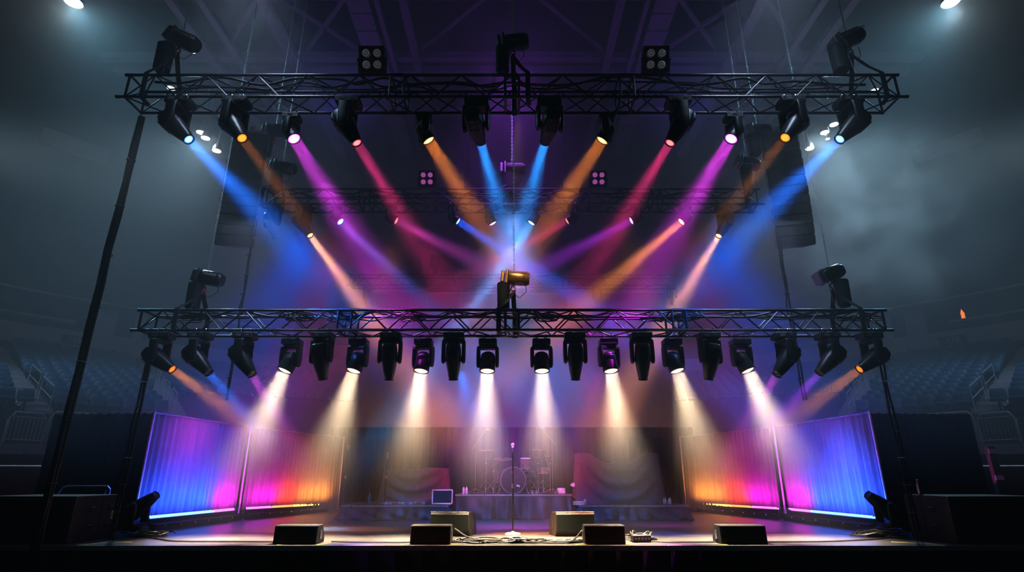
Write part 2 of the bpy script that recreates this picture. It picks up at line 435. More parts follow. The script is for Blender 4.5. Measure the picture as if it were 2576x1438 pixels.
# stair treads and handrails ---------------------------------------
for sg, side in ((-1, 'left'), (1, 'right')):
    for (a0, a1), nm in zip(aisles, ('behind the %s stage drape' % side, 'at the far %s edge' % side)):
        mb = MB(); am = (a0 + a1) / 2
        for r in range(NR):
            for h in (0, 1):
                Rr = R0 + DR * r - .2 + h * .46; w = 2 * math.pi * Rr * (a1 - a0) / 360
                M = seat_mtx(bowl(R(sg * am), Rr, Z0 + DZ * r + h * .17), sg, am)
                mb.box((0, .2, .04), (w, .44, .13), M)
        o = mb.build('stair_flight', M_fascia, smooth=False); tag(o, 'grey concrete aisle stairs %s' % nm, 'stairs')
    def rail(r, a, lab, ln=1.3, h=.95):
        t = thing('handrail', lab, 'handrail', bowl(R(sg * a), R0 + DR * r, Z0 + DZ * r), -R(sg * a), 'aisle handrails %s' % side)
        dz = DZ / DR * ln; mb = MB()
        mb.tube([(0, -.1, 0), (0, -.1, h)], .022, 6); mb.build('post', M_rail, t)
        mb = MB(); mb.tube([(0, ln, dz - .3), (0, ln, h + dz)], .022, 6); mb.build('post', M_rail, t)
        mb = MB(); mb.tube([(0, -.1, h), (0, ln, h + dz)], .024, 6); mb.tube([(0, -.1, h * .55), (0, ln, h * .55 + dz)], .018, 6); mb.build('rail', M_rail, t)
    ords = ['lowest', 'second lowest', 'third', 'fourth', 'fifth', 'highest']
    for i, r in enumerate((1.0, 3.3, 5.6, 7.9, 10.2, 12.5)):
        rail(r, 39.6, '%s steel handrail of the aisle stairs above the %s drape' % (ords[i], side))
    for i, r in enumerate((.2, 2.8)):
        rail(r, 50.7, '%s steel handrail of the stairs at the %s edge of view' % (('lower', 'upper')[i], side), 1.9)
    # barrier railings at the bowl front
    for i, (u0, u1) in enumerate(((-150, 2), (8, 102), (112, 230))):
        if sg > 0: u0, u1 = 2576 - u0, 2576 - u1
        A = PZ(u0, 1112, 2.05); B = PZ(u1, 1116, 2.05)
        lab = ('%s grey steel barrier railing in front of the %s seats' % (('outermost', 'middle', 'innermost')[i], side))
        t = thing('barrier_railing', lab, 'railing', A, math.atan2((B - A).y, (B - A).x), 'front barrier railings')
        L = (B - A).length; H = .95
        mb = MB(); mb.tube([(0, 0, 0), (0, 0, H * .8), (.12, 0, H), (L - .12, 0, H), (L, 0, H * .8), (L, 0, 0)], .035, 8); mb.build('frame', M_rail, t)
        for k in range(1, 9):
            mb = MB(); mb.tube([(L * k / 9, 0, .1), (L * k / 9, 0, H - .14)], .013, 5); mb.build('bar', M_rail, t)
        mb = MB(); mb.tube([(0, 0, .1), (L, 0, .1)], .02, 6); mb.tube([(.03, 0, H - .14), (L - .03, 0, H - .14)], .02, 6); mb.build('crossrail', M_rail, t)
    # wall under railing
    A = PZ(-260 if sg < 0 else 2836, 1111, 2.05); B = PZ(250 if sg < 0 else 2326, 1118, 2.05)
    mb = MB(); mb.add([A, B, (B.x, B.y, 1.72), (A.x, A.y, 1.72)], [(0, 1, 2, 3)]); mb.add([A, B, (B.x * 1.03, B.y + .6, 2.05), (A.x * 1.03, A.y + .6, 2.05)], [(0, 1, 2, 3)])
    struct('wall_%s_parapet' % side, mb, M_fascia)
    mb = MB(); mb.add([(A.x, A.y + .1, 1.72), (B.x, B.y + .1, 1.72), (B.x, B.y + .1, -1.65), (A.x, A.y + .1, -1.65)], [(0, 1, 2, 3)])
    struct('wall_%s_lower' % side, mb, M_dark)
    mb = MB(); mb.tube([(A.x, A.y, 1.35), (B.x, B.y, 1.35)], .04, 6); struct('trim_%d' % (60 + sg), mb, M_rail)

# section numbers
def sign(body, phi, z, lab):
    M = Matrix.Translation(bowl(R(phi), RF - .04, z)) @ Matrix.Rotation(-R(phi), 4, 'Z')
    t = thing('section_sign', lab, 'sign', M.translation, -R(phi))
    mb = MB(); mb.box((0, 0, 0), (1.25, .05, .5)); mb.build('panel', mat('sign_panel', (.05, .045, .05), .7), t, smooth=False)
    text(body, .46, mat('sign_letters', (.62, .6, .62), .6), t, Matrix.Translation((0, -.035, 0)) @ Matrix.Rotation(R(90), 4, 'X'), 'number')
def phi_for(u, z):
    best = min((abs(proj(bowl(R(a / 20), RF, z))[0] - u), a / 20) for a in range(-1600, 1600))
    return best[1]
sign('116', phi_for(187, 8.45), 8.45, 'dark section sign reading 116 on the left fascia')
sign('136', phi_for(2396, 8.45), 8.45, 'dark section sign reading 136 on the right fascia')
# orange glowing figure panel in the right gallery
ph = phi_for(2413, 9.8); M = Matrix.Translation(bowl(R(ph), RF + 1.2, 10.05))
t = thing('lit_doorway', 'small orange lit opening in the dark right gallery', 'light', M.translation, -R(ph)); t.scale = (.65, .65, .65)
mb = MB(); mb.add([(-.16, 0, -.45), (.16, 0, -.5), (.14, 0, 0), (.17, 0, .1), (0, 0, .55), (-.15, 0, .12), (-.12, 0, 0)], [(0, 1, 2, 3, 4, 5, 6)])
mb.build('glowing_panel', emis('orange_glow', (1, .22, .04), 1.6), t, smooth=False)
mb = MB(); mb.box((0, .05, 0), (.55, .06, 1.3)); mb.build('surround', M_dark, t, smooth=False)

# ================================================================ TRUSSES
def truss(label, x0, x1, yf, dep, zb, h, bay, conns, over=.07):
    t = thing('lighting_truss', label, 'truss', ((x0 + x1) / 2, yf + dep / 2, zb))
    cx, cyy = (x0 + x1) / 2, yf + dep / 2
    L = (x1 - x0) / 2; hy = dep / 2; r = .026
    for (y, z, o) in ((-hy, 0, over), (-hy, h, 0), (hy, 0, -over), (hy, h, -over)):
        mb = MB(); e = L + o; xs = [-e] + [c - cx for c in conns] + [e]
        mb.tube([(-e, y, z), (e, y, z)], r, 10)
        for xx in (-e, e): mb.tube([(xx - .02, y, z), (xx + .02, y, z)], r * 1.12, 10)
        for c in conns: mb.tube([(c - cx - .1, y, z), (c - cx + .1, y, z)], r * 1.25, 10)
        mb.build('chord', M_truss, t)
    nb = max(2, int(round(2 * L / bay)))
    def zig(a, b, off=0):
        mb = MB()
        for i in range(nb * 2):
            u0 = -L + .06 + (2 * L - .12) * i / (nb * 2); u1 = -L + .06 + (2 * L - .12) * (i + 1) / (nb * 2)
            p, q = (a, b) if (i + off) % 2 == 0 else (b, a)
            mb.tube([(u0, *p), (u1, *q)], .013, 6)
        return mb
    zig((-hy, 0), (-hy, h)).build('front_bracing', M_brace, t)
    zig((hy, 0), (hy, h)).build('back_bracing', M_brace, t)
    zig((-hy, 0), (hy, 0)).build('bottom_bracing', M_brace, t)
    zig((-hy, h), (hy, h), 1).build('top_bracing', M_brace, t)
    for xx in [-L + .06, L - .06]:
        mb = MB()
        ps = [(-hy, 0), (-hy, h), (hy, h), (hy, 0)]
        for i in range(4): mb.tube([(xx, *ps[i]), (xx, *ps[(i + 1) % 4])], .02, 6)
        mb.tube([(xx, *ps[0]), (xx, *ps[2])], .012, 6)
        mb.build('end_frame', M_truss, t)
    for c in conns:
        for d in (-.12, .12):
            mb = MB(); xx = c - cx + d
            ps = [(-hy, 0), (-hy, h), (hy, h), (hy, 0)]
            for i in range(4): mb.tube([(xx, *ps[i]), (xx, *ps[(i + 1) % 4])], .022, 8)
            mb.build('connector_frame', M_brace, t)
    return t
# three trusses
U_Y, U_Z, U_H, DEP = 8.2, 7.22, .45, .46
L_Y, L_Z, L_H = 9.8, 3.49, .37
X_Y, X_Z, X_H = 12.2, 7.2, .4
truss('black box truss at the top, hung nearest the camera with large angled heads', -6.74, 6.74, U_Y, DEP, U_Z, U_H, .92, [-2.0, 0, 2.0])
truss('black box truss at mid height, nearer the floor, carrying the row of white beams', -6.72, 6.72, L_Y, DEP, L_Z, L_H, .74, [-3.0, 0, 3.0], .05)
truss('black box truss farther back between the two line arrays, purple lit', -5.95, 5.95, X_Y, DEP, X_Z, X_H, .95, [-3.55, -1.75, 1.75, 3.5])

# cables lying along the trusses
def cable(label, pts, r=.014, n=6, name='cable', cat='cable', m=None, group=None, wob=0.):
    q = []
    pts = [Vector(p) for p in pts]
    # catmull-rom
    ext = [pts[0] * 2 - pts[1]] + pts + [pts[-1] * 2 - pts[-2]]
    for i in range(1, len(ext) - 2):
        for k in range(6):
            s = k / 6; a, b, c, d = ext[i - 1:i + 3]
            q.append(.5 * ((2 * b) + (c - a) * s + (2 * a - 5 * b + 4 * c - d) * s * s + (3 * b - a - 3 * c + d) * s ** 3))
    q.append(pts[-1])
    mb = MB(); mb.tube(q, r, n)
    o = mb.build(name, m or M_rubber); tag(o, label, cat, group)
    return o
def truss_cables(yf, zb, h, half, nm, seed):
    r2 = random.Random(seed)
    for k, (w, rr) in enumerate((('thick', .022), ('middling', .016), ('thin', .012))):
        pts = []; x = -half + .4 + .2 * k
        while x < half - .4:
            pts.append((x, yf + .12 + .11 * k + r2.uniform(-.03, .03), zb + h + (.03 if r2.random() < .4 else -.07 + r2.uniform(-.05, .02))))
            x += r2.uniform(.35, .8)
        cable('%s black cable running along the inside of the %s' % (w, nm), pts, rr)
truss_cables(U_Y, U_Z, U_H, 6.7, 'top front truss', 1)
truss_cables(L_Y, L_Z, L_H, 6.7, 'lower truss with white beams', 2)
truss_cables(X_Y, X_Z, X_H, 5.8, 'rear truss', 3)
def tangle(label, c, sx, sy, sz, n, rr, seed, m=None, name='cable_coil', turns=1.):
    r2 = random.Random(seed); mb = MB()
    for k in range(n):
        ox, oy = r2.uniform(-sx, sx) * .35, r2.uniform(-sy, sy) * .35
        a0 = r2.uniform(0, 6.28); q = []
        ax, ay = sx * r2.uniform(.35, .85), sy * r2.uniform(.4, .9)
        for i in range(22):
            a = a0 + i / 21 * 6.28 * turns * r2.uniform(.9, 1)
            q.append((ox + ax * math.cos(a) * (1 + .12 * math.sin(3 * a + k)), oy + ay * math.sin(a), rr + (sz - rr) * (k / max(1, n)) * (.6 + .4 * math.sin(a * 2 + k))))
        mb.tube(q, rr, 5)
    o = mb.build(name, m or M_rubber2); o.location = c
    return tag(o, label, 'cable coil')
# loops of cable on the lower truss
for i, (u, w) in enumerate(((470, .5), (760, .3), (870, .35), (1040, .25), (1640 - 0, .35), (1700, .4), (2150, .5), (1380, .35))):
    p = P(u, 790, L_Y + .23)
    tangle('bundle of looped black cable tied inside the lower truss, %s along it' % ('first', 'second', 'third', 'fourth', 'sixth', 'seventh', 'last', 'fifth')[i], (p.x, L_Y + .23, L_Z + L_H - .13), w, .17, .15, 7, .009, 40 + i, M_rubber)

# ================================================================ HOISTS
mb = MB(); LP = .052; NL = 230
for k in range(NL):
    z = k * LP
    n = (0, 1, 0) if k % 2 else (1, 0, 0)
    x, y, d = frame_of(n)
    # stadium-like link: scaled torus along z
    vs = []; fs = []; N, Mn = 8, 4
    side = Vector((1, 0, 0)) if k % 2 else Vector((0, 1, 0)); up = Vector((0, 0, 1)); nn = Vector(n)
    for i in range(N):
        a = 2 * math.pi * (i + .5) / N; e = side * math.cos(a) * .016 + up * math.sin(a) * .034
        e2 = (side * math.cos(a) + up * math.sin(a))
        for j in range(Mn):
            b = 2 * math.pi * j / Mn; vs.append(e + (e2 * math.cos(b) + nn * math.sin(b)) * .0062 + Vector((0, 0, z)))
    for i in range(N):
        for j in range(Mn): fs.append((i * Mn + j, ((i + 1) % N) * Mn + j, ((i + 1) % N) * Mn + (j + 1) % Mn, i * Mn + (j + 1) % Mn))
    mb.add(vs, fs)
chain_me = mb.mesh('chain', M_chain)
def hoist(label, hook, yf, dep, zt, bag, tilt, ox, m=None, sc=1., letters=None, slings=True, zb=None):
    """hook: world point where the slings meet; bag: x offset of the chain bag; tilt: degrees, + = right end down"""
    t = thing('chain_hoist', label, 'hoist', hook)
    m = m or M_motor
    A = Matrix.Translation((ox, 0, .30 * sc)) @ Matrix.Rotation(R(tilt), 4, 'Y')
    Ry = Matrix.Rotation(R(90), 4, 'Y')
    mb = MB(); mb.loft([(-.14 * sc, .13 * sc, .13 * sc, 0), (-.1 * sc, .15 * sc, .15 * sc, 0), (.26 * sc, .15 * sc, .15 * sc, 0), (.33 * sc, .12 * sc, .12 * sc, 0)], 20, A @ Ry, 2.6)
    for k in range(6): mb.torus((.02 + .04 * k * sc, 0, 0), (1, 0, 0), .152 * sc, .005, 18, 4, M=A)
    mb.build('motor_body', m, t)
    mb = MB(); mb.box((-.16 * sc, 0, -.01), (.05, .3 * sc, .32 * sc), A); mb.box((-.25 * sc, 0, -.01), (.07, .26 * sc, .26 * sc), A)
    mb.build('gearbox_cover', M_steel if m is M_motor else m, t, bevel=.015)
    # bag
    bz = -.42 * sc; bxx = bag * sc
    mb = MB(); mb.loft([(bz, .09 * sc, .08 * sc, 0), (bz + .05, .13 * sc, .12 * sc, 0), (bz + .3 * sc, .135 * sc, .125 * sc, 0), (bz + .58 * sc, .14 * sc, .13 * sc, 0), (bz + .6 * sc, .12 * sc, .11 * sc, 0)], 18, Matrix.Translation((bxx, 0, 0)), 3)
    for s in (-1, 1): mb.tube([(bxx + s * .06, 0, bz + .58 * sc), (bxx + s * .03 + .05, 0, .2 * sc)], .008, 5)
    mb.build('chain_bag', M_bag, t)
    # hook
    mb = MB(); mb.tube([(0, 0, .2 * sc), (0, 0, .08)], .022, 8); mb.torus((0, 0, .04), (0, 1, 0), .045, .014, 14, 6); mb.build('hook', M_steel, t)
    mb = MB(); mb.torus((0, 0, -.03), (1, 0, 0), .04, .016, 12, 6); mb.sphere((.03, 0, 0), .025, 8, 6); mb.build('shackle', M_red, t)
    if slings:
        hz = hook[2] - zt; y0 = yf - hook[1]; y1 = yf + dep - hook[1]; hh = (zt - zb)
        for (dx, yy) in ((-.26 if tilt >= 0 else .26, y0), (.03, y1)):
            mb = MB(); sgn = -1 if yy < 0 else 1
            path = [(0, 0, -.03), (dx * .55, yy * .6, -hz * .6), (dx, yy + sgn * .035, -hz + .03), (dx, yy + sgn * .04, -hz - hh * .5), (dx, yy + sgn * .03, -hz - hh - .03), (dx + .02, yy * .3, -hz - hh - .05)]
            for p, q in zip(path[:-1], path[1:]):
                p, q = Vector(p), Vector(q); w = .042
                vs = [p + Vector((-w, -.006, 0)), p + Vector((w, -.006, 0)), p + Vector((w, .006, 0)), p + Vector((-w, .006, 0)), q + Vector((-w, -.006, 0)), q + Vector((w, -.006, 0)), q + Vector((w, .006, 0)), q + Vector((-w, .006, 0))]
                mb.add(vs, [(0, 1, 5, 4), (1, 2, 6, 5), (2, 3, 7, 6), (3, 0, 4, 7), (0, 3, 2, 1), (4, 5, 6, 7)])
            mb.build('sling', M_strap, t, smooth=False)
        mb = MB(); mb.tube([(ox + .2, 0, .16), (ox + .23, .02, 0), (.12, .03, -.12), (.02, 0, -.06)], .007, 5); mb.tube([(ox - .05, -.05, .12), (-.1, -.08, -.2), (-.09, yf - hook[1] + .1, -hz)], .008, 5)
        mb.build('control_cable', M_rubber, t)
    if letters:
        text(letters, .075 * sc, M_cream, t, A @ Matrix.Translation((.1 * sc, -.156 * sc, .04)) @ Matrix.Rotation(R(90), 4, 'X'), 'lettering')
    o = inst('chain', chain_me, t, Matrix.Translation((.01 + ox * .3, 0, .42 * sc)))
    return t
def hk(u, v, yf): return P(u, v, yf + DEP / 2)
zt = U_Z + U_H
hoist('black chain hoist above the left end of the top front truss', hk(446, 133, U_Y), U_Y, DEP, zt, -.22, 26, .03, letters='CHAINMASTER', zb=U_Z)
hoist('black chain hoist above the middle of the top front truss', hk(1290, 138, U_Y), U_Y, DEP, zt, -.20, -6, -.02, zb=U_Z, sc=.92)
hoist('black chain hoist above the right end of the top front truss', hk(2141, 135, U_Y), U_Y, DEP, zt, -.24, -26, -.04, letters='CHAINMASTER', zb=U_Z)
zt = L_Z + L_H
hoist('black chain hoist, blue lit below, above the left end of the lower truss', hk(511, 732, L_Y), L_Y, DEP, zt, -.17, 11, .04, letters='SHARKIE', zb=L_Z, sc=.88)
hoist('gold coloured chain hoist above the middle of the lower truss', hk(1291, 732, L_Y), L_Y, DEP, zt, -.21, 4, .02, m=M_gold, zb=L_Z, sc=.86, letters='')
hoist('black chain hoist, purple lit below, above the right end of the lower truss', hk(2096, 724, L_Y), L_Y, DEP, zt, .18, -20, -.05, zb=L_Z, sc=.88)
zt = X_Z + X_H
hoist('chain hoist with grey bag above the left end of the rear truss', hk(706, 448, X_Y), X_Y, DEP, zt, -.12, 10, .0, zb=X_Z, sc=1.0)
hoist('dim chain hoist above the middle of the rear truss', hk(1287, 452, X_Y), X_Y, DEP, zt, -.1, 0, 0, zb=X_Z, sc=1.0)
hoist('chain hoist with black bag above the right end of the rear truss', hk(1882, 435, X_Y), X_Y, DEP, zt, -.05, 14, 0, zb=X_Z, sc=.95)
hoist('high chain hoist holding the left line array', P(688, 355, 12.0), 0, 0, 0, -.16, 0, 0, slings=False)
hoist('high chain hoist holding the right line array', P(1908, 355, 12.0), 0, 0, 0, -.13, 0, 0, slings=False)
# thin far suspension wires
for i, (u, y) in enumerate(((655, 15), (742, 16), (1850, 16), (1878, 16), (1940, 15), (1170, 18), (1415, 18), (1052, 18), (1505, 18), (1090, 19))):
    p = P(u, 120 if i < 5 else 400, y)
    z0 = 7.7 if i < 5 else 6.0
    mb = MB(); mb.tube([(p.x, y, z0), (p.x, y, 20)], .007, 5)
    o = mb.build('suspension_wire', M_steel)
    tag(o, 'thin steel wire hanging from the roof, %s of the ten counted from the left' % ('first', 'second', 'eighth', 'ninth', 'tenth', 'fifth', 'sixth', 'third', 'seventh', 'fourth')[i], 'wire', 'roof suspension wires')
# downstage cable drops
def drop(label, x, y, z1, z0, seed, n=4, r=.017, spread=.035):
    r2 = random.Random(seed); t = thing('cable_bundle', label, 'cables', (x, y, z0))
    for k in range(n):
        pts = []
        for i in range(12):
            s = i / 11
            pts.append((math.cos(k * 1.7) * spread + r2.uniform(-.012, .012), math.sin(k * 1.7) * spread + r2.uniform(-.012, .012), (z1 - z0) * (1 - s)))
        if k == n - 1: pts[5] = (pts[5][0] - .03, pts[5][1], pts[5][2])
        mb = MB(); mb.tube(pts, r, 6); mb.build('cable', M_rubber, t)
    for i in range(1, 8):
        mb = MB(); mb.torus((0, 0, (z1 - z0) * i / 8), (0, 0, 1), spread + r * 1.1, .008, 12, 4); mb.build('tie', M_rubber if i % 3 else M_steel, t)
drop('thick bundle of black cables hanging from the left end of the top truss', -6.72, 8.75, 7.2, 0.02, 1, 4, .024, .042)
drop('bundle of black cables hanging from the left end of the lower truss', -6.62, 10.2, 3.5, .02, 2, 3)
drop('bundle of black cables hanging from the right end of the lower truss', 6.68, 10.15, 3.5, .02, 3, 3)
for sx, nm, u in ((-1, 'left', 632), (1, 'right', 1958)):
    p = P(u, 605, 11.7)
    drop('black cable hanging below the %s line array' % nm, p.x, 11.7, p.z + .1, .02 if False else 2.5, 5 + sx, 2, .018, .03)

# ================================================================ FIXTURES
def mk(fn):
    c = {}
    def g():
        if 'v' not in c: c['v'] = fn()
        return c['v']
    return g
def profile_meshes():
    b = MB(); b.box((0, 0, .47), (.42, .30, .12)); b.box((0, 0, .405), (.34, .25, .03))
    clamp = []
    for s in (-1, 1):
        m_ = MB(); m_.box((s * .1, 0, .55), (.05, .06, .06)); m_.torus((s * .1, 0, .605), (1, 0, 0), .034, .012, 12, 6); m_.tube([(s * .1, .05, .58), (s * .1, .09, .58)], .008, 5); clamp.append(m_)
    disp = MB(); disp.box((-.08, -.152, .47), (.1, .006, .05)); disp.box((.1, -.152, .47), (.06, .006, .03))
    y = MB(); y.box((0, 0, .36), (.44, .20, .06))
    for s in (-1, 1):
        y.loft([(-.09, .028, .05, 0), (-.05, .036, .085, 0), (.06, .04, .10, 0), (.22, .04, .09, 0), (.37, .036, .10, 0)], 16, Matrix.Translation((s * .205, 0, 0)), 3)
    h = MB(); h.loft([(-.40, .085, .085, 0), (-.36, .098, .098, 0), (-.22, .125, .125, 0), (-.05, .15, .155, 0), (.12, .155, .17, 0), (.24, .145, .165, 0), (.31, .125, .135, 0), (.33, .09, .09, 0)], 20, e=2.7)
    for k in range(5): h.box((0, .165, .05 + .045 * k), (.17, .018, .016)); h.box((0, -.165, .05 + .045 * k), (.17, .018, .016))
    for s in (-1, 1): h.tube([(s * .14, 0, 0), (s * .18, 0, 0)], .06, 12)
    rim = MB(); rim.lathe([(.092, -.40), (.098, -.425), (.085, -.43), (.078, -.41)], 22, caps=False)
    lens = MB(); lens.lathe([(.0005, -.428), (.03, -.426), (.06, -.42), (.082, -.405)], 22, caps=False)
    return dict(base=b.mesh('base', M_base), clamps=[c.mesh('clamp', M_chrome) for c in clamp], display=disp.mesh('display', mat('display_dim', (.12, .14, .15), .2)), yoke=y.mesh('yoke', M_shell), head=h.mesh('head', M_shell), rim=rim.mesh('lens_ring', M_base), lens=lens.mesh('lens', M_base), lz=-.45, lr=.082, bev=(.02, .015, .012))
def wash_meshes():
    b = MB(); b.box((0, 0, .335), (.32, .26, .10)); b.box((0, 0, .275), (.26, .2, .03))
    for s in (-1, 1): b.tube([(s * .12, -.09, .385), (s * .12, .09, .385)], .02, 8)
    clamp = []
    for s in (-1, 1):
        m_ = MB(); m_.box((s * .08, 0, .4), (.045, .06, .06)); m_.torus((s * .08, 0, .455), (1, 0, 0), .034, .012, 12, 6); clamp.append(m_)
    disp = MB(); disp.box((0, -.132, .335), (.09, .006, .03))
    y = MB(); y.box((0, 0, .235), (.36, .17, .05))
    for s in (-1, 1):
        y.loft([(-.12, .024, .04, 0), (-.08, .03, .07, 0), (.05, .032, .085, 0), (.2, .032, .08, 0), (.245, .028, .07, 0)], 16, Matrix.Translation((s * .17, 0, 0)), 3)
    h = MB(); h.lathe([(.03, .155), (.08, .15), (.115, .12), (.13, .06), (.134, -.02), (.138, -.12), (.14, -.17), (.128, -.175)], 26)
    for k in range(4): h.torus((0, 0, .09 - .035 * k), (0, 0, 1), .124 + .003 * k, .006, 26, 4)
    for s in (-1, 1): h.tube([(s * .12, 0, 0), (s * .15, 0, 0)], .045, 12)
    rim = MB(); rim.lathe([(.138, -.17), (.14, -.20), (.124, -.205), (.12, -.18)], 26, caps=False)
    lens = MB(); lens.lathe([(.0005, -.222), (.05, -.216), (.09, -.203), (.124, -.182)], 26, caps=False)
    return dict(base=b.mesh('base', M_base), clamps=[c.mesh('clamp', M_chrome) for c in clamp], display=disp.mesh('display', M_dark), yoke=y.mesh('yoke', M_shell), head=h.mesh('head', M_shell), rim=rim.mesh('lens_ring', M_base), lens=lens.mesh('lens', M_base), lz=-.23, lr=.124, bev=(.02, .01, .01))
PROF = profile_meshes(); WASH = wash_meshes()
lens_cache = {}
def fixture(kind, label, pipe, D, sc=1., col=None, lens=None, power=0, spread=16, cat='stage light', group=None, floor=False, maxpan=None, ldy=None, lD=None):
    """pipe: where the clamps grip; D: the way the head points; hangs below the pipe"""
    K = PROF if kind == 'p' else WASH
    hang = .605 if kind == 'p' else .455
    name = 'moving_head_light' if kind == 'p' else 'wash_light'
    D = Vector(D).normalized()
    piv = Vector(pipe) - Vector((0, 0, hang * sc))
    if floor: piv = Vector((pipe[0], pipe[1], .56 * sc))
    t = thing(name, label, cat, piv, 0, group); t.scale = (sc, sc, sc)
    if floor: t.rotation_euler = (R(180), 0, 0)
    hd = Vector((D.x, D.y, 0))
    ax = Vector((-hd.y, hd.x, 0)).normalized() if hd.length > .02 else Vector((1, 0, 0))
    if ax.x < 0: ax = -ax
    pan = math.atan2(ax.y, ax.x)
    if maxpan is not None: pan = max(-R(maxpan), min(R(maxpan), pan))
    base_rot = Matrix.Identity(4)
    o = inst('base', K['base'], t); addbevel(o, K['bev'][0])
    for c in K['clamps']: inst('clamp', c, t)
    inst('display', K['display'], t)
    if floor: D = Vector((D.x, -D.y, -D.z)); ax = Vector((ax.x, -ax.y, 0)); pan = -pan
    o = inst('yoke', K['yoke'], t, Matrix.Rotation(pan, 4, 'Z')); addbevel(o, .012)
    z = -D; x = ax; x = (x - z * x.dot(z)).normalized(); y = z.cross(x)
    H = Matrix((x, y, z)).transposed().to_4x4()
    h = inst('head', K['head'], t, H)
    inst('lens_ring', K['rim'], h)
    if lens is not None:
        key = (kind, lens)
        if key not in lens_cache:
            me = K['lens'].copy(); me.materials.clear(); me.materials.append(lens); lens_cache[key] = me
        inst('lens', lens_cache[key], h)
    else:
        inst('lens', K['lens'], h)
    if power:
        W = Vector(D) if not floor else Vector((D.x, -D.y, -D.z))
        pos = piv + W * ((-K['lz'] + .012) * sc)
        if lD is not None: W2 = Vector(lD).normalized(); pos = piv + W * ((-K['lz'] + .012) * sc); W = W2
        elif ldy is not None: W = Vector((W.x, W.y + ldy, W.z)).normalized()
        if lD is None: pos = pos
        area(pos, W, col, power, spread, K['lr'] * 2 * sc * .95)
    return piv
def lensm(nm, centre, rim, s, kind): return emis('lens_' + nm + kind, centre, s, rim, .082 if kind == 'p' else .124)
L_ = {}
def LM(nm, kind):
    k = nm + kind
    if k not in L_:
        c = dict(blue=((.35, .75, 1), (0, .12, 1)), cyan=((.5, .85, 1), (0, .3, 1)), amber=((1, .75, .3), (1, .22, .01)), orange=((1, .45, .08), (.9, .2, .01)), magenta=((1, .75, 1), (.8, .02, 1)), pink=((1, .35, .3), (.9, .02, .2)), white=((1, .95, .82), (1, .55, .25)), purple=((.8, .6, 1), (.4, .02, 1)), ember=((.8, .25, .05), (.5, .1, .02)))[nm]
        L_[k] = lensm(nm, c[0], c[1], 2.2 if nm not in ('orange', 'ember', 'pink') else 1.4, kind)
    return L_[k]

G_top = 'moving lights under the top front truss'
# top front truss: (u of base, y pipe front/back, kind, scale, beam start px, beam end px, dy, colour, lens, power, spread, label)
BE = 1.0
top = [
 (458, 0, 'p', .97, (484, 366), (800, 690), 1.6, BLUE, 'blue', 110, 22, 'moving head under the left end of the top truss, throwing the outer blue beam right'),
 (600, 0, 'p', .97, (628, 362), (760, 540), 1.3, AMBER, 'orange', 15, 15, 'moving head second from the left on the top truss, small orange lens'),
 (737, 1, 'w', .9, (747, 350), (960, 700), 1.35, MAG, 'magenta', 100, 20, 'small wash light third from the left on the top truss, bright magenta lens'),
 (880, 0, 'p', .97, (907, 358), (1055, 600), 1.7, PINK, 'pink', 42, 17, 'moving head fourth from the left on the top truss, red-pink beam'),
 (1068, 1, 'w', .9, (1065, 352), (1225, 600), 2.6, AMBER, 'amber', 70, 18, 'small wash light fifth from the left on the top truss, orange beam'),
 (1199, 0, 'p', .97, (1212, 365), (1284, 610), 3.2, CYAN, 'cyan', 55, 17, 'moving head just left of the centre chain on the top truss, pointing away'),
 (1381, 0, 'p', .97, (1366, 365), (1296, 610), 3.2, CYAN, 'cyan', 55, 17, 'moving head just right of the centre chain on the top truss, pointing away'),
 (1525, 1, 'w', .9, (1516, 352), (1352, 600), 2.6, AMBER, 'amber', 70, 18, 'small wash light fifth from the right on the top truss, orange beam'),
 (1703, 0, 'p', .97, (1673, 356), (1525, 600), 1.7, PINK, 'pink', 42, 17, 'moving head fourth from the right on the top truss, red-pink beam'),
 (1842, 1, 'w', .9, (1838, 348), (1625, 700), 1.35, MAG, 'magenta', 100, 20, 'small wash light third from the right on the top truss, bright magenta lens'),
 (1985, 0, 'p', .97, (1963, 362), (1830, 530), 1.3, AMBER, 'orange', 15, 15, 'moving head second from the right on the top truss, small orange lens'),
 (2130, 0, 'p', .97, (2111, 364), (1780, 690), 1.6, BLUE, 'blue', 110, 22, 'moving head under the right end of the top truss, throwing the outer blue beam left'),
]
for (u, back, kind, sc, s0, s1, dy, col, ln, pw, spd, lab) in top:
    yy = U_Y + (DEP if back else 0); p = P(u, 242 if not back else 287, yy); pipe = Vector((p.x, yy, U_Z))
    y0 = yy + .1; A = P(s0[0], s0[1], y0); B = P(s1[0], s1[1], y0 + dy)
    H_ = B - A
    if dy < 3: H_ = P(s1[0], s1[1], y0 + dy - (2.2 if dy > 2 else 1.8)) - A
    fixture(kind, lab, pipe, H_, sc, col, LM(ln, kind), pw * BE, spd, group=G_top, lD=B - A)
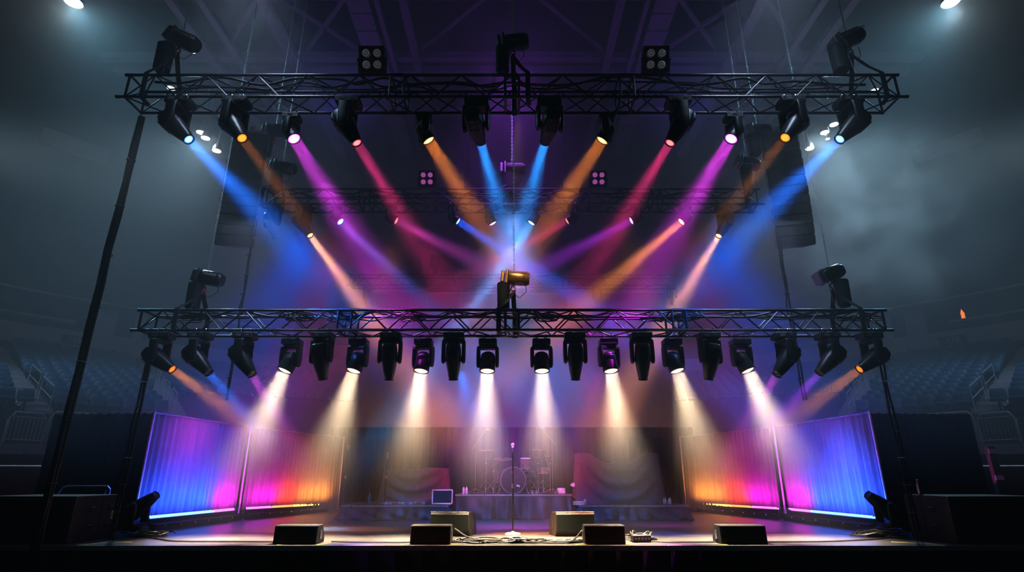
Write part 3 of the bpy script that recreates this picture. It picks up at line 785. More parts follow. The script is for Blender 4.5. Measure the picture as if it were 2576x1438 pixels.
# lower truss
low = [
 (412, 'p', .86, (1., -.1, -.62), AMBER, 'ember', 26, 18, 'angled moving head first from the left under the lower truss, faint orange beam'),
 (508, 'p', .86, (.8, -.05, -.75), BLUE, None, 30, 18, 'angled moving head second from the left under the lower truss'),
 (620, 'p', .86, (.6, -.05, -.75), ORCH, None, 18, 16, 'angled moving head third from the left under the lower truss, blue lit side'),
 (740, 'w', 1.02, (-.34, -.22, -1), WARM, 'white', 185, 43, 'wash light with white beam, first of the four left of centre'),
 (815, 'p', .86, (.12, .3, -.95), None, None, 0, 0, 'unlit moving head between the first and second white beams from the left'),
 (906, 'w', 1.02, (-.22, -.22, -1), WARM, 'white', 185, 43, 'wash light with white beam, second of the four left of centre'),
 (985, 'p', .86, (-.02, .3, -.95), None, None, 0, 0, 'unlit moving head between the second and third white beams from the left'),
 (1068, 'w', 1.02, (-.10, -.22, -1), WARM, 'white', 185, 43, 'wash light with white beam, third of the four left of centre'),
 (1143, 'p', .86, (.0, .3, -.95), None, None, 0, 0, 'unlit moving head between the third and fourth white beams from the left'),
 (1228, 'w', 1.02, (-.02, -.22, -1), WARM, 'white', 185, 43, 'wash light with white beam, just left of the centre chain hoist'),
 (1361, 'w', 1.02, (.02, -.22, -1), WARM, 'white', 185, 43, 'wash light with white beam, just right of the centre chain hoist'),
 (1445, 'p', .86, (.0, .3, -.95), None, None, 0, 0, 'unlit moving head between the third and fourth white beams from the right'),
 (1528, 'w', 1.02, (.10, -.22, -1), WARM, 'white', 185, 43, 'wash light with white beam, third of the four right of centre'),
 (1611, 'p', .86, (.02, .3, -.95), None, None, 0, 0, 'unlit moving head between the second and third white beams from the right'),
 (1687, 'w', 1.02, (.22, -.22, -1), WARM, 'white', 185, 43, 'wash light with white beam, second of the four right of centre'),
 (1780, 'p', .86, (-.12, .3, -.95), None, None, 0, 0, 'unlit moving head between the first and second white beams from the right'),
 (1857, 'w', 1.02, (.34, -.22, -1), WARM, 'white', 185, 43, 'wash light with white beam, first of the four right of centre'),
 (1968, 'p', .86, (-.6, -.05, -.75), ORCH, None, 18, 16, 'angled moving head third from the right under the lower truss, blue lit side'),
 (2078, 'p', .86, (-.8, -.05, -.75), VIO, None, 20, 18, 'angled moving head second from the right under the lower truss'),
 (2183, 'p', .86, (-1., -.1, -.62), AMBER, 'ember', 26, 18, 'angled moving head first from the right under the lower truss, faint orange beam'),
]
for (u, kind, sc, D, col, ln, pw, spd, lab) in low:
    yy = L_Y if kind == 'p' else L_Y + DEP
    p = P(u, 830, yy); pipe = Vector((p.x, yy, L_Z - (.0 if kind == 'p' else 0)))
    fixture(kind, lab, pipe, D, sc, col, LM(ln, kind) if ln else None, pw, spd, group='moving lights under the lower truss', maxpan=(18 if kind == 'w' or not pw else None), ldy=(.3 if kind == 'w' else None))
# rear truss
rear = [
 (692, 'p', .85, None, None, 0, None, None, 0, 0, 'unlit light beside the left line array on the rear truss'),
 (768, 'p', .9, (775, 577), (915, 770), -.3, SALM, 'amber', 90, 14, 'moving head with peach beam near the left end of the rear truss'),
 (850, 'w', .8, (869, 575), (1060, 755), -.2, (.12, .25, 1), 'blue', 30, 10, 'small light with thin blue beam on the rear truss left of centre'),
 (985, 'w', .8, (998, 551), (1235, 672), .2, ORCH, 'pink', 30, 16, 'small light with long magenta beam on the rear truss left of centre'),
 (1140, 'w', .8, (1155, 553), (1440, 735), .2, (.03, .16, 1), 'blue', 75, 11, 'small light with deep blue beam crossing under the centre hoist'),
 (1232, 'w', .8, (1253, 573), (1285, 628), .1, ORCH, 'magenta', 14, 13, 'small light with short pink beam just left of the centre chain, rear truss'),
 (1345, 'w', .8, (1325, 573), (1195, 760), .1, (.08, .5, 1), 'cyan', 60, 11, 'small light with pale cyan beam just right of the centre chain, rear truss'),
 (1440, 'w', .8, (1424, 552), (1250, 650), .2, PINK, 'pink', 28, 13, 'small light with hot pink beam on the rear truss right of centre'),
 (1600, 'w', .8, (1582, 550), (1345, 672), .2, (.62, .04, 1), 'purple', 36, 16, 'small light with long violet beam on the rear truss right of centre'),
 (1722, 'w', .8, (1709, 551), (1500, 730), .1, (1, .36, .08), 'amber', 75, 14, 'small light with long amber beam on the rear truss, right'),
 (1818, 'p', .9, (1810, 575), (1690, 775), -.3, SALM, 'amber', 90, 14, 'moving head with peach beam near the right end of the rear truss'),
]
for (u, kind, sc, s0, s1, dy, col, ln, pw, spd, lab) in rear:
    yy = X_Y; p = P(u, 513, yy); pipe = Vector((p.x, yy, X_Z))
    if s0 is None: D = Vector((.2, .5, -.9))
    else: A = P(*s0, yy - .2); B = P(*s1, yy - .2 + dy); D = B - A
    fixture(kind, lab, pipe, D, sc, col, LM(ln, kind) if ln else None, pw, spd, group='moving lights under the rear truss')

# blinders ------------------------------------------------------------
def blinder(label, c, w, glow, ry=0.):
    t = thing('blinder_light', label, 'stage light', c, ry); t.rotation_euler = (R(26 if not glow else 20), 0, 0)
    mb = MB()
    mb.box((0, .1, 0), (w, .16, w * .98)); mb.box((0, .06, w * .49), (w * 1.02, .2, .02)); mb.box((0, .06, -w * .49), (w * 1.02, .2, .02)); mb.box((-w / 2, .06, 0), (.02, .2, w)); mb.box((w / 2, .06, 0), (.02, .2, w))
    mb.build('housing', M_shell, t, smooth=False)
    k = 0
    for sx in (-1, 1):
        for sz in (-1, 1):
            mb = MB(); M = Matrix.Translation((sx * w * .23, -.02, sz * w * .23)) @ Matrix.Rotation(R(90), 4, 'X')
            mb.lathe([(.155 * w, -.04), (.17 * w, .0), (.165 * w, .012), (.13 * w, .03), (.07 * w, .045), (.0005, .05)], 24, M)
            l = mb.build('lamp', M_lamp if not glow else MATS.get('blinder_glow') or emis('blinder_glow', (.45, .12, .4), .9), t)
            mb = MB(); mb.torus((sx * w * .23, -.04, sz * w * .23), (0, 1, 0), .17 * w, .012 * w, 24, 6)
            mb.torus((sx * w * .23, -.065, sz * w * .23), (0, 1, 0), .08 * w, .008 * w, 16, 6); mb.build('bezel', M_steel, l)
    mb = MB()
    for s in (-1, 1): mb.tube([(s * (w / 2 + .01), 0, 0), (s * (w / 2 + .05), 0, 0)], .025, 8)
    mb.tube([(-w / 2 - .03, 0, 0), (-w / 2 - .03, 0, -w * .56), (w / 2 + .03, 0, -w * .56), (w / 2 + .03, 0, 0)], .014, 6); mb.build('bracket', M_brace, t)
for u, nm in ((936, 'left'), (1650, 'right')):
    p = P(u, 149, U_Y + .1); blinder('four-lamp blinder standing on the top front truss, %s of centre' % nm, p, .43, False)
for u, nm in ((1074, 'left'), (1505, 'right')):
    p = P(u, 449, X_Y + .1); blinder('four-lamp blinder glowing pink on the rear truss, %s of centre' % nm, p, .37, True)

# line arrays ---------------------------------------------------------
for sx, nm, uc in ((-1, 'left', 632), (1, 'right', 1958)):
    Y = 11.3; top_p = P(uc, 333, Y + .3)
    t = thing('line_array', 'tall curved line array of black speakers hanging on the %s' % nm, 'speaker', top_p, -sx * R(14))
    z = 0; y = 0; ang = -3.
    cabs = 12; W = .80; H = .235; D = .55
    for k in range(cabs):
        ang += (.4 if k < 6 else (1.8 if k < 9 else 3.2))
        M = Matrix.Translation((0, y, z)) @ Matrix.Rotation(R(ang), 4, 'X')
        mb = MB(); mb.add([(-W / 2, 0, 0), (W / 2, 0, 0), (W / 2 - .12, D, -.02), (-W / 2 + .12, D, -.02), (-W / 2, 0, -H), (W / 2, 0, -H), (W / 2 - .12, D, -H + .02), (-W / 2 + .12, D, -H + .02)],
                          [(0, 1, 2, 3), (4, 7, 6, 5), (0, 4, 5, 1), (1, 5, 6, 2), (2, 6, 7, 3), (3, 7, 4, 0)], M)
        cb = mb.build('speaker_cabinet', M_line, t, bevel=.012)
        mb = MB(); mb.box((-W * .27, -.012, -H / 2), (W * .36, .014, H * .88), M); mb.box((W * .27, -.012, -H / 2), (W * .36, .014, H * .88), M); mb.build('grille', M_linegr, cb, smooth=False)
        for s in (-1, 1):
            mb = MB(); mb.sphere(tuple(M @ Vector((s * W / 2, .03, -.01))), .012, 6, 4); mb.box((s * (W / 2 + .006), .06, -H / 2), (.012, .09, H * .7), M)
            mb.build('rigging_plate', M_steel, cb)
        dv = Matrix.Rotation(R(ang), 3, 'X') @ Vector((0, 0, -H - .006)); y += dv.y; z += dv.z
    mb = MB(); mb.box((0, D / 2, .05), (W * .9, D, .05)); mb.box((0, D / 2 + .1, .1), (.08, D + .3, .07)); mb.build('flying_frame', M_steel, t, bevel=.008)
    mb = MB(); mb.tube([(0, D / 2, .1), (0, D / 2, .5)], .02, 6); mb.build('lifting_chain', M_chain, t)

# ================================================================ STAGE SIDE: drapes, LED bars
def drape(name, label, cat, A, B, z0, z1, pleat, amp, m, flare=0.):
    A = Vector(A); B = Vector(B); L = (B - A).length; d = (B - A) / L; n = Vector((-d.y, d.x, 0))
    nu = int(L / pleat * 7); r2 = random.Random(int(L * 100)); ph = [r2.uniform(0, 6) for _ in range(5)]
    def f(a, b):
        s = a * L; w = 2 * math.pi * s / pleat
        o = amp * (math.sin(w + .7 * math.sin(s * 2.3 + ph[0])) + .4 * math.sin(w * .43 + ph[1])) * (1 - .35 * b)
        p = A + d * s + n * o
        return (p.x, p.y, z0 + (z1 - z0) * b + (.012 * math.sin(w) if b == 1 else 0))
    mb = MB(); mb.grid(nu, 10, f)
    return tag(mb.build(name, m), label, cat)
ZC = 2.28
for sx, nm in ((-1, 'left'), (1, 'right')):
    mir = lambda p: Vector((-sx * p[0], p[1], 0))
    a, b1, b2, c = (-7.42, 12.0), (-6.98, 15.35), (-6.92, 15.6), (-5.66, 19.7)
    drape('stage_drape', 'pleated side drape washed blue at the downstage %s wing' % nm, 'drape', mir(a), mir(b1), .02, ZC, .17, .035, M_cyc)
    drape('stage_drape', 'pleated side drape washed magenta and orange, farther upstage on the %s' % nm, 'drape', mir(b2), mir(c), .02, ZC, .17, .035, M_cyc)
    drape('wing_drape', 'black pleated drape running out sideways from the %s wing' % nm, 'drape', mir((-7.46, 12.1)), mir((-9.75, 12.3)), -.0, ZC, .2, .04, M_drape)
    for i, q in enumerate((a, (-6.95, 15.48), c)):
        p = mir(q); p += Vector((sx * -.02, -.06, 0))
        t = thing('drape_pole', '%s upright pole of the %s side drapes' % (('front', 'middle', 'rear')[i], nm), 'pole', (p.x, p.y, 0))
        mb = MB(); mb.tube([(0, 0, 0), (0, 0, ZC + .03)], .025, 8); mb.build('upright', mat('pole_alloy', (.5, .48, .55), .4, .5), t)
        mb = MB(); mb.box((0, 0, .01), (.4, .4, .015)); mb.build('foot_plate', M_steel, t, smooth=False)
    mb = MB(); 
    for p, q in ((a, b1), (b2, c)): mb.tube([mir(p) + Vector((0, 0, ZC)), mir(q) + Vector((0, 0, ZC))], .02, 6)
    tag(mb.build('drape_crossbar', M_steel), 'thin metal crossbar along the top of the %s side drapes' % nm, 'bar')
    # LED battens
    ends = [((372, 1302), 11.95, (587, 1281), 15.1, (('blue', .70), ('magenta', .30))), ((616, 1279), 15.4, (808, 1268), 19.0, (('magenta', .30), ('red', .27), ('amber', .43)))]
    for bi_, (p0, y0, p1, y1, segs) in enumerate(ends):
        A = P(*p0, y0); B = P(*p1, y1)
        A.x *= -sx; B.x *= -sx
        d = (B - A); L = d.length
        t = thing('led_batten', 'low LED light bar at the foot of the %s drapes, %s' % (nm, ('nearer one, mostly blue', 'farther one, magenta to amber')[bi_]), 'light bar', (A.x, A.y, 0), math.atan2(d.y, d.x))
        zA, zB = A.z, B.z
        mb = MB(); h0, h1 = zA, zB
        sl = (h1 - h0)
        def bxs(x0, x1, ya, yb, za, zb2):
            mb.add([(x0, ya, za + sl * x0 / L * 0), (x1, ya, za), (x1, yb, za), (x0, yb, za), (x0, ya, zb2 + sl * x0 / L), (x1, ya, zb2 + sl * x1 / L), (x1, yb, zb2 + sl * x1 / L), (x0, yb, zb2 + sl * x0 / L)],
                   [(0, 3, 2, 1), (4, 5, 6, 7), (0, 1, 5, 4), (1, 2, 6, 5), (2, 3, 7, 6), (3, 0, 4, 7)])
        bxs(-.04, L + .04, -.07, .07, .14, h0 - .02); mb.build('housing', M_shell, t, smooth=False)
        mb = MB(); bxs(-.04, L + .04, -.22, .2, .0, .14); mb.build('case', M_box, t, smooth=False)
        for k in range(int(L / .5)):
            mb = MB(); mb.sphere((.25 + k * .5, sx * .22, .1), .02, 6, 4); mb.build('case_catch', M_steel, t)
        x = 0.
        cols = dict(blue=(.10, .32, 1), magenta=(1, .08, .72), red=(1, .12, .04), amber=(1, .42, .07))
        tot = 0
        for cn, fr in segs:
            x1 = x + L * fr; mb = MB(); k = 0; xx = x + .02
            while xx < x1 - .01:
                off = .018 if k % 2 else -.018
                mb.sphere((xx, off + sx * .03, h0 + sl * xx / L + .004 + (.016 if k % 2 else 0)), .021, 6, 4); xx += .033; k += 1
            mb.build('led_row', emis('led_' + cn, cols[cn], 4.5), t, label='%s row of light cells' % cn)
            x = x1

# back drape, screen
drape('back_drape', 'wide black pleated drape across the back of the stage under the screen', 'drape', (-6.6, 21.3, 0), (6.6, 21.3, 0), 0, 2.75, .26, .05, M_drape)
for sx, nm in ((-1, 'left'), (1, 'right')):
    drape('leg_drape', 'narrow black drape behind the %s riser' % nm, 'drape', (sx * 5.55, 20.2, 0), (sx * 4.4, 20.5, 0), 0, 2.3, .2, .05, M_drape)
t = thing('backdrop_screen', 'large pale grey blank screen hung across the back of the stage', 'screen', (.15, 22, 2.62))
mb = MB(); mb.grid(40, 12, lambda a, b: (-6.1 + 12.2 * a, .02 * math.sin(a * 9), 5.5 * b)); mb.build('screen_cloth', M_screen, t)
mb = MB(); mb.tube([(-6.1, 0, 5.52), (6.1, 0, 5.52)], .035, 8); mb.tube([(-6.1, 0, 0), (6.1, 0, 0)], .02, 8); mb.build('batten', M_steel, t)
# far dim truss above the screen
truss('dim far truss high behind the stage above the screen', -6.6, 6.6, 21.6, .45, 8.35, .45, .9, [-2.2, 2.2])
for i, (u, nm) in enumerate(((925, 'leftmost'), (1090, 'second from left'), (1502, 'second from right'), (1690, 'rightmost'))):
    p = P(u, 735, 21.6)
    fixture('p', 'dim unlit light on the far truss above the screen, %s' % nm, Vector((p.x, 21.6, 9.7 if i in (1,) else 8.35)), (.1, .3, -1), .8, group='unlit lights on the far truss')

# ================================================================ RISERS
def riser(label, x0, x1, y0, y1, h, seed):
    t = thing('stage_riser', label, 'riser', ((x0 + x1) / 2, (y0 + y1) / 2, 0)); W = (x1 - x0) / 2; D = (y1 - y0) / 2
    mb = MB(); mb.box((0, 0, h - .03), (2 * W, 2 * D, .06)); mb.build('deck', M_deck, t, smooth=False)
    mb = MB(); mb.box((0, -D - .01, h - .015), (2 * W + .02, .02, .035)); mb.box((-W - .01, 0, h - .015), (.02, 2 * D, .035)); mb.box((W + .01, 0, h - .015), (.02, 2 * D, .035)); mb.build('edge_trim', M_edge, t, smooth=False)
    r2 = random.Random(seed); per = [(-W, D), (-W, -D), (W, -D), (W, D)]
    segs = [(per[i], per[i + 1]) for i in range(3)]
    tot = sum((Vector(b) - Vector(a)).length for a, b in segs); ph = [r2.uniform(0, 6.28) for _ in range(6)]
    def f(a, b):
        s = a * tot; acc = 0
        for p, q in segs:
            l = (Vector(q) - Vector(p)).length
            if s <= acc + l + 1e-6:
                k = (s - acc) / l; x = p[0] + (q[0] - p[0]) * k; y = p[1] + (q[1] - p[1]) * k
                n = Vector((q[1] - p[1], -(q[0] - p[0]))).normalized()
                break
            acc += l
        low = 1 - b
        w = .045 * math.sin(s * 19 + 1.5 * math.sin(s * 3.1 + ph[0])) * (.35 + .65 * low) + .05 * low * math.sin(s * 7.3 + ph[1] + low * 2) + .10 * low
        w += .03 * math.sin(s * 11 + b * 7 + ph[2]) * low
        n = -n if (n.x * x + n.y * y) < 0 else n
        return (x + n.x * (w + .03), y + n.y * (w + .03), .012 * (1 + math.sin(s * 13)) * low + (h - .05) * b)
    mb = MB(); mb.grid(int(tot / .035), 9, f); mb.build('skirt', M_skirt, t)
    return t
riser('drum riser in the middle with tall gathered black skirt', -1.45, 1.53, 15.6, 18.0, .59, 1)
riser('low riser on the left with gathered skirt, under draped gear and pedals', -4.3, -1.62, 15.25, 17.6, .34, 2)
riser('low riser on the right with gathered skirt, under the tall draped gear', 1.72, 4.42, 15.25, 17.6, .34, 3)
# draped gear: cloth thrown over equipment
def draped(label, x0, x1, y0, y1, zb, topf, seed, swag=1.):
    W = (x1 - x0) / 2; D = (y1 - y0) / 2; cx, cy = (x0 + x1) / 2, (y0 + y1) / 2
    r2 = random.Random(seed); ph = r2.uniform(0, 6)
    NU, NV = 150, 60
    def f(a, b):
        # a around the rounded rectangle, b from bottom to the top centre
        an = 2 * math.pi * a; c, s = math.cos(an), math.sin(an)
        e = 7.; q = (abs(c) ** e + abs(s) ** e) ** (-1 / e)
        ux, uy = c * q, s * q
        if b < .72:
            k = b / .72; sc = 1.0; h = k
        else:
            k = 1; h = 1; sc = 1 - (b - .72) / .28
        H = topf(ux * sc)
        x = ux * W * sc; y = uy * D * sc
        z = H * h
        if b < .72:
            fl = (1 - h)
            flare = .10 * fl ** 1.5 + .02
            n = Vector((ux, uy)).normalized()
            if uy < -.9:   # front: catenary swags
                xx = ux; zz = h
                cat = zz - .55 * swag * xx * xx
                d = .05 * math.sin(cat * 17 + ph) * (1 - abs(xx) ** 3) * min(1, 3 * (1 - zz) + .15) + .02 * math.sin(xx * 30 + zz * 4) * fl * abs(xx)
            else: d = .035 * math.sin(a * 160 + 2 * h) * (fl + .1)
            x += n.x * (flare + d); y += n.y * (flare + d)
        edge = .03 * (1 - sc)
        return (x, y, z + (edge if b >= .72 else 0))
    mb = MB(); mb.grid(NU, NV, f)
    o = mb.build('draped_gear', M_gearcloth); o.location = (cx, cy, zb)
    return tag(o, label, 'covered equipment')
def sm(x): x = max(0, min(1, x)); return x * x * (3 - 2 * x)
draped('low bulky gear under a black cloth on the left riser', -3.5, -1.78, 16.2, 16.9, .34, lambda x: .86 + .05 * sm((x - .15) * 20), 1, .8)
draped('tall gear under a black cloth with sagging middle on the right riser', 1.78, 3.98, 16.0, 16.8, .34, lambda x: 1.02 + .28 * sm((abs(x) - .25) / .55) + .03 * math.exp(-(x * 12) ** 2), 2, 1.)

# ================================================================ DRUM KIT (y about 16.4)
DZT = .59
def tripod(mb, x, y, z, h, r=.011, sp=.26):
    mb.tube([(x, y, z + .08), (x, y, z + h)], r, 8)
    for k in range(3):
        a = 2 * math.pi * k / 3 + .5
        mb.tube([(x, y, z + .34), (x + math.cos(a) * sp * .6, y + math.sin(a) * sp * .6, z + .2), (x + math.cos(a) * sp, y + math.sin(a) * sp, z + .01)], .009, 6)
        mb.tube([(x, y, z + .12), (x + math.cos(a) * sp * .6, y + math.sin(a) * sp * .6, z + .19)], .006, 5)
        mb.sphere((x + math.cos(a) * sp, y + math.sin(a) * sp, z + .015), .018, 6, 4)
def cymbal_stand(label, x, y, tz, cr, boom=None, tiltc=6, low=False):
    t = thing('cymbal_stand', label, 'cymbal', (x, y, DZT)); H = tz - DZT
    mb = MB(); 
    if boom:
        tripod(mb, 0, 0, 0, boom[2]); mb.tube([(boom[0] * -.4, 0, boom[2] - .06), (boom[0], boom[1], H)], .009, 6); mb.sphere((0, 0, boom[2]), .03, 8, 6); c = Vector((boom[0], boom[1], H))
    else:
        tripod(mb, 0, 0, 0, H); c = Vector((0, 0, H))
        for k in (.45, .7): mb.sphere((0, 0, H * k), .024, 8, 6)
    mb.tube([c, c + Vector((0, 0, .05))], .008, 6)
    mb.build('stand', M_chrome, t)
    mb = MB(); M = Matrix.Translation(c + Vector((0, 0, .02))) @ Matrix.Rotation(R(tiltc), 4, 'X')
    mb.lathe([(.004, .03), (.03, .026), (.05, .012), (cr * .6, .004), (cr, -.01), (cr, -.013), (cr * .6, 0), (.03, .01)], 32, M, caps=False)
    if low: mb.lathe([(.004, -.2), (cr * .6, -.19), (cr * .8, -.18), (cr * .6, -.186)], 32, Matrix.Translation(c), caps=False)
    mb.build('cymbal', M_cymb, t)
    return t
def dp(u, v, y): return P(u, v, y)
q = dp(1224, 1134, 16.6); cymbal_stand('crash cymbal on tripod stand at the left of the drum kit', q.x, 16.6, q.z, .21)
q = dp(1266, 1155, 16.5); s = dp(1243, 1170, 16.5); cymbal_stand('large ride cymbal on a boom stand left of the bass drum', s.x, 16.5, q.z, .27, boom=(q.x - s.x, 0, s.z - DZT), tiltc=12)
q = dp(1353, 1132, 16.6); cymbal_stand('hi-hat and crash cymbal stand at the right of the drum kit', q.x, 16.6, q.z, .20, low=True)
# drums
def drum(name, label, c, r, h, axis='z', legs=0, m=None, n=32, lugs=8, tilt=0):
    t = thing(name, label, 'drum', c)
    Mx = Matrix.Rotation(R(90), 4, 'X') if axis == 'y' else Matrix.Rotation(R(tilt), 4, 'X')
    mb = MB(); mb.lathe([(r * .97, -h / 2), (r * .97, h / 2)], n, Mx); mb.build('shell', m or M_drum, t)
    for s, nm in ((1, 'front_head'), (-1, 'rear_head')):
        mb = MB(); mb.lathe([(.001, s * (h / 2 + .006)), (r * .95, s * (h / 2 + .006)), (r * .96, s * (h / 2))], n, Mx, caps=False); mb.build(nm, M_head if axis == 'y' else M_white, t)
    for s in (1, -1):
        mb = MB(); M2 = Mx @ Matrix.Translation((0, 0, s * h / 2)); mb.torus((0, 0, 0), (0, 0, 1), r, .012 if axis == 'y' else .007, n, 6, M=M2); mb.build('hoop', M_chrome if axis != 'y' else M_steel, t)
    for k in range(lugs):
        mb = MB(); a = 2 * math.pi * (k + .5) / lugs; M2 = Mx @ Matrix.Rotation(a, 4, 'Z')
        mb.box((r + .004, 0, h * .25), (.02, .022, h * .3), M2); mb.tube([(r + .012, 0, h * .2), (r + .012, 0, h / 2 + .01)], .004, 5, M=M2)
        mb.build('lug', M_chrome, t)
    return t
q = dp(1291, 1208, 16.0)
bd = drum('bass_drum', 'bass drum with plain black front head in the middle of the kit', (q.x, 16.15, DZT + .345), .335, .42, 'y', lugs=10)
for s in (-1, 1):
    mb = MB(); mb.tube([(s * .31, -.1, -.02), (s * .40, -.2, -.34)], .012, 8); mb.sphere((s * .40, -.2, -.335), .018, 6, 4); mb.build('spur', M_chrome, bd)
mb = MB(); mb.box((.16, -.222, -.10), (.09, .004, .045), Matrix.Rotation(R(15), 4, 'Y')); mb.box((-.02, -.222, .2), (.03, .004, .05)); mb.build('sticker', M_cream, bd, smooth=False, label='small pale sticker on the head')
q = dp(1322, 1165, 16.3); drum('rack_tom', 'upright chrome striped tom above the right side of the bass drum', q, .155, .26, tilt=8, m=mat('striped_tom', (.35, .33, .4), .2, .8, .8, 40))
q = dp(1331, 1188, 16.75); t = drum('floor_tom', 'drum on legs behind the right edge of the bass drum', (q.x + .02, 16.8, q.z - .03), .2, .15)
mb = MB(); tripod(mb, 0, 0, DZT - q.z + .03, q.z - DZT - .1); mb.build('stand', M_chrome, t)
q = dp(1261, 1180, 16.9); t = drum('floor_tom', 'wide floor tom behind the left edge of the bass drum', (q.x, 16.95, q.z - .18), .23, .36)
for k in range(3):
    mb = MB(); a = k * 2.1 + .3; mb.tube([(.24 * math.cos(a), .24 * math.sin(a), .1), (.24 * math.cos(a), .24 * math.sin(a), DZT - q.z + .19)], .008, 6); mb.build('leg', M_chrome, t)
q = dp(1366, 1183, 16.7); t = drum('snare_drum', 'shallow snare drum at the right of the kit beside the hi-hat', (q.x, 16.75, q.z), .17, .14, m=mat('snare_shell', (.4, .38, .42), .2, .8, .6, 60))
mb = MB(); tripod(mb, 0, 0, DZT - q.z, q.z - DZT - .06); mb.build('stand', M_chrome, t)
# kick pedal and throne
t = thing('kick_pedal', 'small chrome kick pedal behind the bass drum', 'pedal', (.05, 16.5, DZT))
mb = MB(); mb.box((0, .05, .03), (.1, .28, .02)); mb.tube([(-.05, -.1, .02), (-.05, -.1, .2)], .008, 5); mb.tube([(.05, -.1, .02), (.05, -.1, .2)], .008, 5); mb.tube([(-.05, -.1, .2), (.05, -.1, .2)], .008, 5); mb.build('frame', M_chrome, t, smooth=False)
# boom mics over kit
def mic_boom(label, base, e, top, tip, z0=DZT):
    t = thing('microphone_stand', label, 'microphone stand', base)
    b = Vector(base); mb = MB(); h = e.z - b.z
    mb.tube([(0, 0, .08), (0, 0, h)], .009, 6)
    for k in range(3):
        a = k * 2.094 + .4; mb.tube([(0, 0, .12), (.28 * math.cos(a), .28 * math.sin(a), .012)], .008, 5)
    mb.build('stand', M_steel, t)
    mb = MB(); mb.tube([Vector(tip) - b, Vector(top) - b], .008, 6); mb.sphere((0, 0, h), .022, 8, 6); mb.build('boom_arm', M_steel, t)
    d = (Vector(top) - Vector(tip)).normalized(); p = Vector(top) - b
    mb = MB(); mb.tube([p + Vector((-.04, 0, .01)), p + Vector((.06, 0, -.01)), p + Vector((.10, 0, -.015))], [.012, .016, .02], 8); mb.build('microphone', M_steel, t)
y = 16.8
mic_boom('overhead microphone on a boom left above the drum kit', (dp(1195, 1238, y).x, y, DZT), dp(1197, 1122, y), dp(1222, 1080, y), dp(1188, 1130, y))
mic_boom('overhead microphone on a boom right above the drum kit', (dp(1391, 1238, y).x, y, DZT), dp(1390, 1110, y), dp(1361, 1076, y), dp(1399, 1119, y))
mic_boom('small microphone stand beside the snare drum', (dp(1385, 1238, 16.4).x, 16.4, DZT), dp(1381, 1165, 16.4), dp(1372, 1147, 16.4), dp(1383, 1185, 16.4))
# bottles
def bottle(label, p, h=.2, r=.033, m=None, cap=None, group=None):
    t = thing('water_bottle', label, 'bottle', p, 0, group)
    mb = MB(); mb.lathe([(r * .8, 0), (r, .01), (r, h * .62), (r * .9, h * .7), (r * .45, h * .85), (r * .4, h * .92)], 14); mb.build('body', m or mat('clear_plastic', (.55, .6, .65), .15, 0, .3, 40), t)
    mb = MB(); mb.lathe([(r * .48, h * .9), (r * .48, h)], 12); mb.build('cap', cap or M_blueb, t)
bottle('clear water bottle at the left front corner of the drum riser, left one', (dp(1166, 1240, 15.8).x, 15.8, DZT))
bottle('clear water bottle at the left front corner of the drum riser, right one', (dp(1173, 1240, 15.8).x, 15.85, DZT))
bottle('tall dark blue bottle on the left riser', (dp(929, 1268, 16.2).x, 16.2, .34), .29, .045, M_blueb)
tangle('thin cables scattered on the left part of the drum riser', (-.75, 16.2, DZT), .55, .25, .03, 7, .008, 8)
tangle('thin cables scattered on the right part of the drum riser', (.9, 16.2, DZT), .5, .25, .03, 7, .008, 9)
t = thing('equipment_box', 'small pale box at the right end of the drum riser', 'box', (dp(1412, 1238, 16.2).x, 16.2, DZT), .2)
mb = MB(); mb.box((0, 0, .075), (.2, .16, .15)); mb.build('body', M_white, t, bevel=.02); mb = MB(); mb.box((-.16, 0, .03), (.12, .12, .06)); mb.build('pouch', M_steel, t, bevel=.01)
for i, u in enumerate((1339, 1350)):
    t = thing('pedal_box', 'small grey box in front of the hi-hat, %s one' % ('left', 'right')[i], 'box', (dp(u, 1240, 15.85).x, 15.85, DZT))
    mb = MB(); mb.box((0, 0, .045), (.06, .06, .09)); mb.build('body', M_steel, t, bevel=.006); mb = MB(); mb.tube([(0, 0, .09), (0, 0, .105)], .012, 8); mb.build('knob', M_chrome, t)

# left riser things
y = 15.6; zt = .34
t = thing('display_monitor', 'flat monitor with pale frame and dark screen on the left riser', 'monitor', (dp(1112, 1270, y).x, y, zt))
w, h = .54, .36
mb = MB()
for c_, d_ in (((0, 0, h - .0), (w, .03, .03)), ((0, 0, .03), (w, .03, .03)), ((-w / 2 + .015, 0, h / 2 + .015), (.03, .03, h)), ((w / 2 - .015, 0, h / 2 + .015), (.03, .03, h))): mb.box(c_, d_)
mb.build('frame', M_white, t, smooth=False)
mb = MB(); mb.box((0, .008, h / 2 + .015), (w - .05, .015, h - .04)); mb.build('screen', emis('dim_screen', (.01, .02, .06), 1.0), t, smooth=False)
mb = MB(); mb.box((0, .06, .01), (.25, .16, .015)); mb.tube([(0, .03, .01), (0, .03, .12)], .02, 8); mb.build('stand', M_steel, t, smooth=False)
r2 = random.Random(5); pc = [(.5, .4, .6), (.35, .35, .4), (.5, .08, .1), (.3, .4, .5), (.55, .5, .4), (.2, .2, .35)]
cn_ = ['lilac', 'grey', 'red', 'pale blue', 'cream', 'slate']
ordn = ['first', 'second', 'third', 'fourth', 'fifth', 'sixth', 'seventh', 'eighth', 'ninth', 'tenth']
